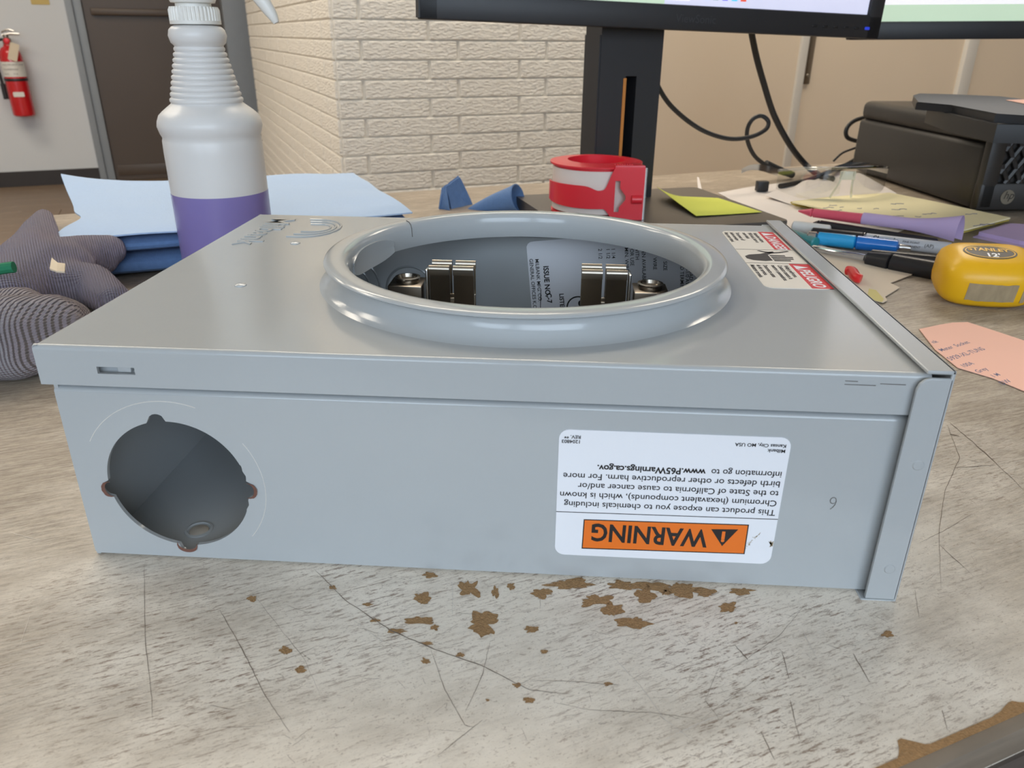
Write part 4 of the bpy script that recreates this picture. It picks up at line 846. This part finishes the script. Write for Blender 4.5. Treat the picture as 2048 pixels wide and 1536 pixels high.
# small dock lying on the computer
pts = [pz(x, y, .122) for x, y in ((1826, 194), (1836, 190), (1900, 192), (2000, 196), (2060, 203), (2110, 214), (2110, 240), (2060, 236), (1990, 232), (1905, 214), (1832, 208))]
DK = thing('docking_stand', 'black plastic dock with rounded top plate on the computer', 'dock', (pts[7].x, pts[7].y, .101))
obj('top_plate', prism(MB(), pts, .1165, .124, .002), 'black_plastic', DK)
pts2 = [pz(x, y, .1165) for x, y in ((1855, 214), (1950, 205), (2100, 215), (2105, 250), (1995, 248), (1900, 228))]; obj('foot_block', prism(MB(), pts2, .1005, .1167, .001), 'black_gloss', DK)
obj('hinge', MB().tube([pz(1985, 243, .112)+Vector((0, 0, -.008)), pz(1985, 243, .112)+Vector((0, 0, .008))], .004, 12, 1), 'black_plastic', DK)
mb = prism(MB(), [pz(x, y, .125) for x, y in ((2012, 199), (2110, 196), (2110, 212), (2052, 207))], .1243, .1246); single('pink_slip', mb, 'paper_pink', 'pink paper slip on the dock', 'paper', smooth=False)
# ------------------------------------------------------------------ red tape dispenser standing on the monitor base
YT = .595; xl = py(1102, 370, YT).x; TX = xl+.046; zb_ = .0158; zt_ = .0680
TD = thing('tape_dispenser', 'red plastic packing tape dispenser on the monitor base', 'dispenser', (TX, YT, zb_))
TM = Matrix.Translation((TX, YT, 0))
rl = obj('tape_roll', MB().lathe([(.033, zb_+.004), (.0445, zb_+.004), (.0445, zt_-.006), (.033, zt_-.006), (.033, zb_+.004)], TM, 64, cap=False), 'packing_tape', TD)
obj('core', MB().lathe([(.0325, zb_+.002), (.0325, zt_-.004), (.031, zt_-.004), (.031, zb_+.002)], TM, 48, cap=False), 'paper_kraft', TD)
rd = MB(); rd.lathe([(.030, zt_-.0030), (.030, zt_), (.0335, zt_+.0004), (.0475, zt_-.0016), (.0475, zt_-.0032), (.034, zt_-.0034), (.030, zt_-.0030)], TM, 64, cap=False); rd.lathe([(.0295, zb_+.001), (.0295, zt_), (.0312, zt_), (.0312, zb_+.001), (.0295, zb_+.001)], TM, 48, cap=False); rd.lathe([(.030, zb_), (.030, zb_+.002), (.0455, zb_+.002), (.0455, zb_), (.030, zb_)], TM, 64, cap=False); rd.lathe([(.0385, zt_-.0085), (.0425, zt_-.0085), (.0425, zt_-.003), (.0385, zt_-.003), (.0385, zt_-.0085)], TM, 64, cap=False)
obj('spool_frame', rd, 'red_plastic', TD)
# wrap band around the front of the roll, running into the flat blade plate
def bandpt(i, j):
    s = i*.118                                        # length along the wrap
    arc_len = .046*math.radians(95)
    top = zt_-.021+.0015*math.sin(min(1, i*1.2)*3)-.004*math.exp(-((i-.62)/.07)**2); bot = zb_+.013-.004*i-.001*math.sin(i*5)
    if i > .66: k = min(1, (i-.66)/.1); k = k*k*(3-2*k); top = top*(1-k)+(zt_-.0012)*k; bot = bot*(1-k)+zb_*k
    z = bot+(top-bot)*j
    if s < arc_len: a = math.radians(182)+s/.0462; return (TX+.0462*math.cos(a), YT+.0462*math.sin(a), z)
    a = math.radians(182)+arc_len/.0462; d = s-arc_len; tx, ty = -math.sin(a), math.cos(a)
    return (TX+.0462*math.cos(a)+d*tx, YT+.0462*math.sin(a)+d*ty*.6, z)
# leave the hook-shaped hang hole open
bd_ = MB(); NI, NJ = 118, 40; tmp = bmesh.new(); V_ = [[tmp.verts.new(bandpt(i/NI, j/NJ)) for j in range(NJ+1)] for i in range(NI+1)]
def in_hole(i, j):
    x, y = i/NI, j/NJ
    if .755 < x < .800 and .16 < y < .74: return True
    if .795 < x < .845 and abs(y-.43) < .19-(x-.795)*3.0: return True
    return False
for i in range(NI):
    for j in range(NJ):
        if not in_hole(i+.5, j+.5): tmp.faces.new((V_[i][j], V_[i+1][j], V_[i+1][j+1], V_[i][j+1]))
bmesh.ops.recalc_face_normals(tmp, faces=tmp.faces); bmesh.ops.delete(tmp, geom=[v for v in tmp.verts if not v.link_faces], context='VERTS'); thicken(tmp, .0016); bd_.merge(tmp)
obj('wrap_band', bd_, 'red_plastic', TD, angle=50)
E0, E1 = Vector(bandpt(.985, 0)), Vector(bandpt(.985, 1)); d_ = (Vector(bandpt(1, .5))-Vector(bandpt(.9, .5))).normalized(); mb = MB(); vs = []; n = 34
for k in range(2*n+1): z = E0.z+(E1.z-E0.z)*k/(2*n); p = Vector((E0.x, E0.y, z))-Vector((0, .0012, 0)); vs += [p, p+d_*(.0042 if k % 2 else .0026)]
mb.add(vs, [(2*k, 2*k+1, 2*k+3, 2*k+2) for k in range(2*n)]); obj('serrated_blade', mb, 'silver', TD, smooth=False)
q = Vector(bandpt(.80, 1)); q2 = Vector(bandpt(.98, 1)); mb = MB(); prism(mb, [Vector((TX+.03, YT-.036, 0)), q+Vector((-.006, -.002, 0)), q2+Vector((.002, -.001, 0)), q2+Vector((-.002, .012, 0)), q+Vector((.012, .020, 0)), Vector((TX+.044, YT-.010, 0))], zt_-.0028, zt_+.001, .0008)
for k in range(8): p = q.lerp(q2, k/9)+Vector((-.006, .006, 0)); mb.box((p.x, p.y, zt_+.0012), (.0012, .007, .001))
obj('thumb_rest', mb, 'red_plastic', TD)
mb = MB(); p0, p1 = Vector(bandpt(.90, .40)), Vector(bandpt(.985, .40)); mb.tube([p0+Vector((0, -.0018, 0)), p1+Vector((0, -.0018, 0))], .0042, 14, 1); obj('boss', mb, 'red_plastic', TD)
# ------------------------------------------------------------------ yellow sticky note, clear tape scrap on the base
sheet('sticky_note', [(1312, 391), (1436, 396), (1524, 424), (1392, 433)], .0166, 'sticky_yellow', 'yellow sticky note curling off the monitor base', 'note', .0003, curl=lambda i, j: .010*max(0, 1-i*2.2)**2*(1-j)**1.0+.003*max(0, j-.6)*max(0, .5-i)+.0002, n=16)
# ------------------------------------------------------------------ papers on the right
def ink(name, mb, par): return obj(name, mb, 'ink_blue', par, smooth=False)
pw = sheet('paper_sheet', [(1436, 386), (1500, 374), (1580, 364), (1720, 346), (1790, 385), (1850, 440), (1720, 500), (1640, 490), (1560, 452)], .0004, 'paper_white', 'white paper sheet lying under the glasses and pens', 'paper')
pw2 = sheet('paper_sheet', [(1530, 396), (1632, 360), (1690, 372), (1590, 412)], .0012, 'paper_white', 'small crumpled white paper under the safety glasses', 'paper', curl=lambda i, j: .005*math.sin(i*5+1)**2*(1-j)+.003*math.sin(j*4)*i)
sheet('paper_sheet', [(1393, 366), (1397, 368), (1404, 380), (1396, 378)], .006, 'paper_white', 'tiny white paper corner sticking up behind the monitor base', 'paper', curl=lambda i, j: .008*(1-j))
kp = sheet('torn_paper', [(1590, 470), (1660, 498), (1745, 524), (1800, 538), (1812, 541), (1816, 548), (1830, 546), (1822, 551), (1780, 567), (1799, 576), (1770, 594), (1774, 602), (1766, 606), (1740, 600), (1690, 575), (1600, 510)], .0010, 'paper_kraft', 'torn cream paper piece sticking out beside the box', 'paper', .0006)
mb = prism(MB(), [pz(x, y, .0017) for x, y in ((1738, 577), (1752, 580), (1768, 598), (1764, 604), (1745, 600), (1735, 590))], .00162, .00168); obj('glue_stain', mb, 'paper_stain', kp, smooth=False)
mb = MB().tube([pz(1694, 541, .0065), pz(1704, 543, .007), pz(1712, 554, .0065), pz(1722, 558, .006)], lambda s: .0042-.001*abs(s-.4), 14, 5); single('red_pen_cap', mb, 'red_cap', 'small bent red plastic cap on the torn cream paper', 'cap')
# yellow note pad: sheets, and a bottom layer added where shadow lies under the pad
PD = thing('note_pad', 'yellow note pad covered with handwriting beside the computer', 'note pad', pz(1790, 430, .0))
pad = [(1582, 406), (1660, 396), (1778, 388), (1850, 402), (2018, 438), (1905, 468), (1740, 440)]
obj('added_layer', prism(MB(), [pz(x, y+4, .0009) for x, y in pad], .0009, .0022), 'paper_edge_yellow', PD, smooth=False)
for k in range(4):
    z = .0022+.0017*k; obj('page', prism(MB(), [pz(x+(2 if k % 2 else -1), y, z) for x, y in pad], z, z+.0016), 'paper_yellow' if k == 3 else 'paper_edge_yellow', PD, smooth=False)
zp = .0091; mb = MB(); dirx = (pz(1800, 440, zp)-pz(1700, 412, zp)).normalized()*1; ux = (pz(1880, 405, zp)-pz(1640, 415, zp)).normalized(); uy = Vector((0, 0, 1)).cross(ux)
for s, x, y, sz in (('call back', 1690, 405, .009), ('2 pcs 100A', 1760, 412, .008), ('ring', 1830, 412, .008), ('order', 1835, 428, .009), ('Tue', 1910, 437, .010), ('ok', 1870, 450, .010)): pass
rs = random.Random(11)
for _ in range(26):
    x, y = rs.uniform(1640, 1960), rs.uniform(400, 458)
    if y > 440+(x-1740)*.17 or y < 392+(x-1780)*.2 or y > 470-(x-1905)*.28: continue
    p = pz(x, y, zp); pts = [p+ux*(.0022*k)+uy*(rs.uniform(-.002, .002)) for k in range(rs.randint(4, 9))]; mb.tube(pts, .0003, 4, 2)
obj('handwriting', mb, 'ink_blue', PD)['kind'] = 'stuff'
# purple notes
for k, (ps, z, lab) in enumerate((([(1946, 474), (2010, 448), (2120, 455), (2120, 512), (1990, 484)], .0006, 'lower purple sticky note sheet near the computer'), ([(1958, 464), (2020, 447), (2120, 452), (2120, 497), (2040, 482)], .0042, 'upper purple sticky note sheet near the computer'))):
    PN = thing('purple_note', lab, 'note', pz(2060, 475, z)); obj('sheet', prism(MB(), [pz(x, y, z) for x, y in ps], z, z+.0003), 'paper_purple', PN, smooth=False); obj('pad_edge', prism(MB(), [pz(x, y, z) for x, y in ps], z-(.0004 if k == 0 else .0036), z), 'paper_purple', PN, smooth=False)
# pink note with handwriting
NP = thing('pink_note', 'pink paper note with handwritten lines, partly under the box edge', 'note', pz(1980, 700, 0))
ps = [(1838, 659), (1880, 650), (1905, 646), (1935, 645), (1985, 661), (2120, 706), (2120, 812), (2048, 783), (1985, 757), (1915, 736), (1870, 700)]
obj('sheet', prism(MB(), [pz(x, y, .0004) for x, y in ps], .0004, .0008), 'paper_pink', NP, smooth=False)
bx = (pz(2003, 690, .001)-pz(1903, 722, .001)).normalized(); by_ = Vector((0, 0, 1)).cross(bx); mb = MB()
for s, x, y, sz in (('nk', 1868, 687, .0062), ('Meter  Socket', 1884, 703, .0062), ('5929-XL-TUNS', 1902, 721, .0068), ('100A', 1928, 735, .0060), ('Grey', 1957, 746, .0060), ('1 M', 1988, 755, .0055), ('DW', 2006, 770, .0062)):
    text_mesh(mb, s, sz*.92, frame(pz(x, y, .00085), bx, by_), .00002, sx=.95, shear=.3)
obj('handwriting', mb, 'ink_blue', NP, smooth=False)
# ------------------------------------------------------------------ pens
def pen(name, pa_, pb_, za, zb, secs, label, cat='pen'):
    """secs: list of (part name, t0, t1, r0, r1, material)"""
    A, B_ = pz(pa_[0], pa_[1], za), pz(pb_[0], pb_[1], zb); Ln = (B_-A).length; X = axisM(A, B_)
    t_ = thing(name, label, cat, (A+B_)/2-Vector((0, 0, (za+zb)/2)))
    for nm, t0, t1, r0, r1, m_ in secs:
        z0_, z1_ = t0*Ln, t1*Ln; e_ = min(.0012, (z1_-z0_)*.3); obj(nm, MB().lathe([(r0*.72, z0_), (r0, z0_+e_), (r1, z1_-e_), (r1*.72, z1_)], X, 20), m_, t_)
    return t_, X, Ln
pen('felt_pen', (1585, 452), (1660, 462), .006, .006, [('barrel', 0, 1, .0058, .0058, 'pen_white')], 'white pen half hidden behind the box edge, tucked under the marker')
pen('felt_pen', (1575, 466), (1632, 486), .0048, .0048, [('barrel', 0, 1, .0052, .0052, 'pen_teal')], 'teal pen half hidden behind the box edge')
pen('ballpoint_pen', (1626, 447), (1905, 492), .0055, .0055, [('tip', 0, .05, .002, .0042, 'pen_black'), ('barrel', .05, .9, .0046, .0046, 'pen_black'), ('button', .9, 1, .0028, .0025, 'pen_black')], 'black ballpoint pen under the purple paper flag')
mk, X, Ln = pen('marker', (1622, 466), (1926, 501), .0062, .0062, [('cap', 0, .36, .0058, .0064, 'pen_black'), ('clip_ring', .36, .37, .0066, .0066, 'silver'), ('barrel', .37, .93, .0060, .0060, 'marker_grey'), ('end', .93, 1, .0060, .0032, 'marker_grey')], 'permanent marker with black cap and grey barrel', 'marker')
ax_ = (X.to_3x3() @ Vector((0, 0, 1))).normalized(); o_ = X.translation; nv = (CAM_LOC-o_).normalized(); nv = (nv-ax_*nv.dot(ax_)).normalized(); side = nv.cross(ax_).normalized(); sgn = 1 if side.z > 0 else -1
mb = MB()
def along(t_, s, sz, off=.0, bold=0): text_mesh(mb, s, sz, frame(o_+ax_*(t_*Ln)+nv*.00615+side*sgn*(off), ax_, side*sgn), bold, shear=.2 if bold else 0)
along(.42, 'Sharpie', .0078, -.0008, .0001); along(.62, 'FINE POINT', .0028, .001); along(.62, 'PERMANENT', .0028, -.0028); along(.76, '(AP)', .0045, -.001)
obj('marker_print', mb, 'ink_black', mk, smooth=False)
pen('click_pen', (1614, 474), (1822, 497), .0072, .0072, [('end_cap', 0, .1, .0056, .0060, 'silver'), ('grip', .1, .48, .0062, .0066, 'pen_cyan'), ('barrel', .48, .88, .0066, .0062, 'pen_blue'), ('button', .88, 1, .0030, .0026, 'silver')], 'translucent blue pen with silver end lying next to the marker')
pen('screwdriver', (1624, 496), (1900, 548), .0055, .0060, [('shaft', 0, .42, .0030, .0032, 'chrome'), ('handle', .42, .60, .0060, .0082, 'pen_black'), ('handle_grip', .60, 1, .0082, .0088, 'pen_black')], 'small screwdriver with chrome shaft and black handle beside the tape measure', 'screwdriver')
pen('screwdriver', (1740, 510), (1905, 528), .0060, .0060, [('barrel', 0, 1, .0052, .0062, 'pen_black')], 'plain black pen shaft between the marker and the screwdriver handle', 'pen')
rp_, X, Ln = pen('flag_pen', (1597, 422), (1920, 462), .0150, .0190, [('tip', 0, .1, .0012, .0045, 'pen_pink'), ('barrel', .1, .46, .0046, .0056, 'pen_pink')], 'pink pen wrapped in a purple paper flag lying across the other pens')
o_ = X.translation; ax_ = (X.to_3x3() @ Vector((0, 0, 1))).normalized(); hz = ax_.cross(Vector((0, 0, 1))).normalized(); vz = hz.cross(ax_)
def flagpt(i, j):
    t_ = .43+.57*i; a = math.radians(-40+260*j); rr = .0062+.0078*max(0, (i-.45)/.55)**1.6; sq_ = 1-.45*max(0, (i-.5)/.5); p = o_+ax_*(t_*Ln+.004*i*(j-.5)); return p+hz*(rr*math.cos(a)*sq_)+vz*(rr*math.sin(a)*1.05)
obj('paper_flag', MB().grid(flagpt, 20, 24, .0003), 'paper_purple', rp_)
# ------------------------------------------------------------------ clear safety glasses on the papers
gc = pz(1688, 392, .012); ga = math.radians(14); ge = Vector((math.cos(ga), math.sin(ga), 0)); gn = Vector((-math.sin(ga), math.cos(ga), 0))
GB = gc+Vector((0, 0, -.010))
SG = thing('safety_glasses', 'clear plastic safety glasses resting on the papers', 'glasses', GB)
def gl(x, y, z): return GB+ge*x+gn*y+Vector((0, 0, z))
def lens(sgn):
    def f(i, j):
        x = sgn*(.007+.066*i); y = .030*(abs(x)/.073)**2.4; zt = .042-.006*i**3-.003*(1-i)**4; zb = .003+.010*(1-i)**3+.012*i**3; return gl(x, y, zb+(zt-zb)*j)
    return f
for sgn in (-1, 1): obj('lens', MB().grid(lens(sgn), 22, 10), 'clear_lens', SG)
mb = MB().tube([gl(.073*math.copysign(abs(s)**.8, s), .030*abs(s)**2+.0005, .0425-.006*abs(s)**3) for s in [k/10 for k in range(-10, 11)]], .0016, 8, 2); obj('brow_bar', mb, 'clear_lens', SG)
for sgn in (-1, 1):
    mb = MB(); mb.grid(lambda i, j, s=sgn: gl(s*(.002+.0045*(1-i)+.012*i**1.3), -.002+.010*i-.003*j, .036-.030*i+.004*j*(1-i)+.006*(j-.5)*i), 8, 4, .0018); obj('nose_pad', mb, 'milky_clear', SG)
mb = MB().box(gl(0, .0, .034), (.018, .003, .010), None, .001); obj('bridge', mb, 'milky_clear', SG)
for sgn in (-1, 1):
    mb = MB().grid(lambda i, j, s=sgn: gl(s*(.073-.007*i*i), .030+.110*i, .034-.016*i**3+(j-.5)*(.009-.003*i)), 16, 2); obj('temple', mb, 'clear_lens', SG)
single('binder_clip', MB().box(pz(1524, 372, .008), (.015, .010, .013), Matrix.Rotation(.2, 3, 'Z'), .0012), 'black_plastic', 'small black clip beside the safety glasses on the white paper', 'clip')
# ------------------------------------------------------------------ tape measure
tc_ = Vector((.5015, .366, 0)); TR = math.radians(-9)
TP = thing('tape_measure', 'yellow tape measure with a black oval badge, lying on its side', 'tape measure', tc_+Vector((0, 0, .0045)), rz=TR); TP.rotation_euler = (math.radians(13), 0, TR)
def outline(ins, n=72):
    out = []
    for k in range(n):
        a = 2*math.pi*k/n; c, s = math.cos(a), math.sin(a); ex_ = .55; x = (.0345-ins)*math.copysign(abs(c)**ex_, c); y = (.0275-ins)*math.copysign(abs(s)**.62, s)
        if x > 0: y += .003*(x/.034)
        out.append((x, y))
    return out
lv = [(.0012, .0075), (.0022, .003), (.005, .0008), (.010, 0), (.022, 0), (.027, .0012), (.031, .0045), (.0335, .0095), (.0345, .0125)]
vs = []; n = 72
for z, ins in lv: vs += [Vector((x, y, z)) for x, y in outline(ins)]
mb = MB(); mb.add(vs, [(i*n+k, i*n+(k+1) % n, (i+1)*n+(k+1) % n, (i+1)*n+k) for i in range(len(lv)-1) for k in range(n)]+[tuple(range(n))[::-1], tuple(range((len(lv)-1)*n, len(lv)*n))])
bo_ = obj('case', mb, 'measure_yellow', TP, local=True, angle=50)
ov = [(.0185*math.cos(2*math.pi*k/40), .0108*math.sin(2*math.pi*k/40)) for k in range(40)]; TZ = Matrix.Translation((-.002, .001, .0348))
bg_ = obj('badge', MB().plate(ov, [], .0012, TZ), 'ink_black', TP, local=True)
mb = MB().plate([(x*.93, y*.9) for x, y in ov], [[(x*.89, y*.84) for x, y in ov]], .0001, TZ @ Matrix.Translation((0, 0, .0002))); text_mesh(mb, 'STANLEY', .0068, TZ @ Matrix.Translation((-.0148, .0012, .0002)), .0002, sx=1.02); obj('badge_name', mb, 'measure_yellow', bg_, smooth=False, local=True)
mb = MB(); text_mesh(mb, "12'", .0078, TZ @ Matrix.Translation((-.0042, -.0078, .0002)), .0002, sx=1.1); obj('badge_size', mb, 'label_white', bg_, smooth=False, local=True)
mb = MB()
def side_patch(x0, x1, z0_, z1_):
    def f(i, j):
        x = x0+(x1-x0)*i; k = min(outline(0), key=lambda q: (abs(q[0]-x) if q[1] < 0 else 9)); yy = k[1]; 
        c = max(-1, min(1, x/.0345)); s_ = (1-abs(c)**(2/.55))**.5; yy = -(.0275*s_**.62)+(.003*(x/.034) if x > 0 else 0)
        return (x, yy-.0003, z0_+(z1_-z0_)*j+.0006*nz(i*6, j*6))
    mb.grid(f, 14, 4, .0003)
side_patch(-.0185, .0150, .0085, .0225); side_patch(.0195, .0225, .0075, .0225)
obj('worn_sticker', mb, 'worn_sticker', TP, local=True)
obj('end_hook', MB().box((.0345, .012, .004), (.004, .014, .006), None, .001), 'silver', TP, local=True)
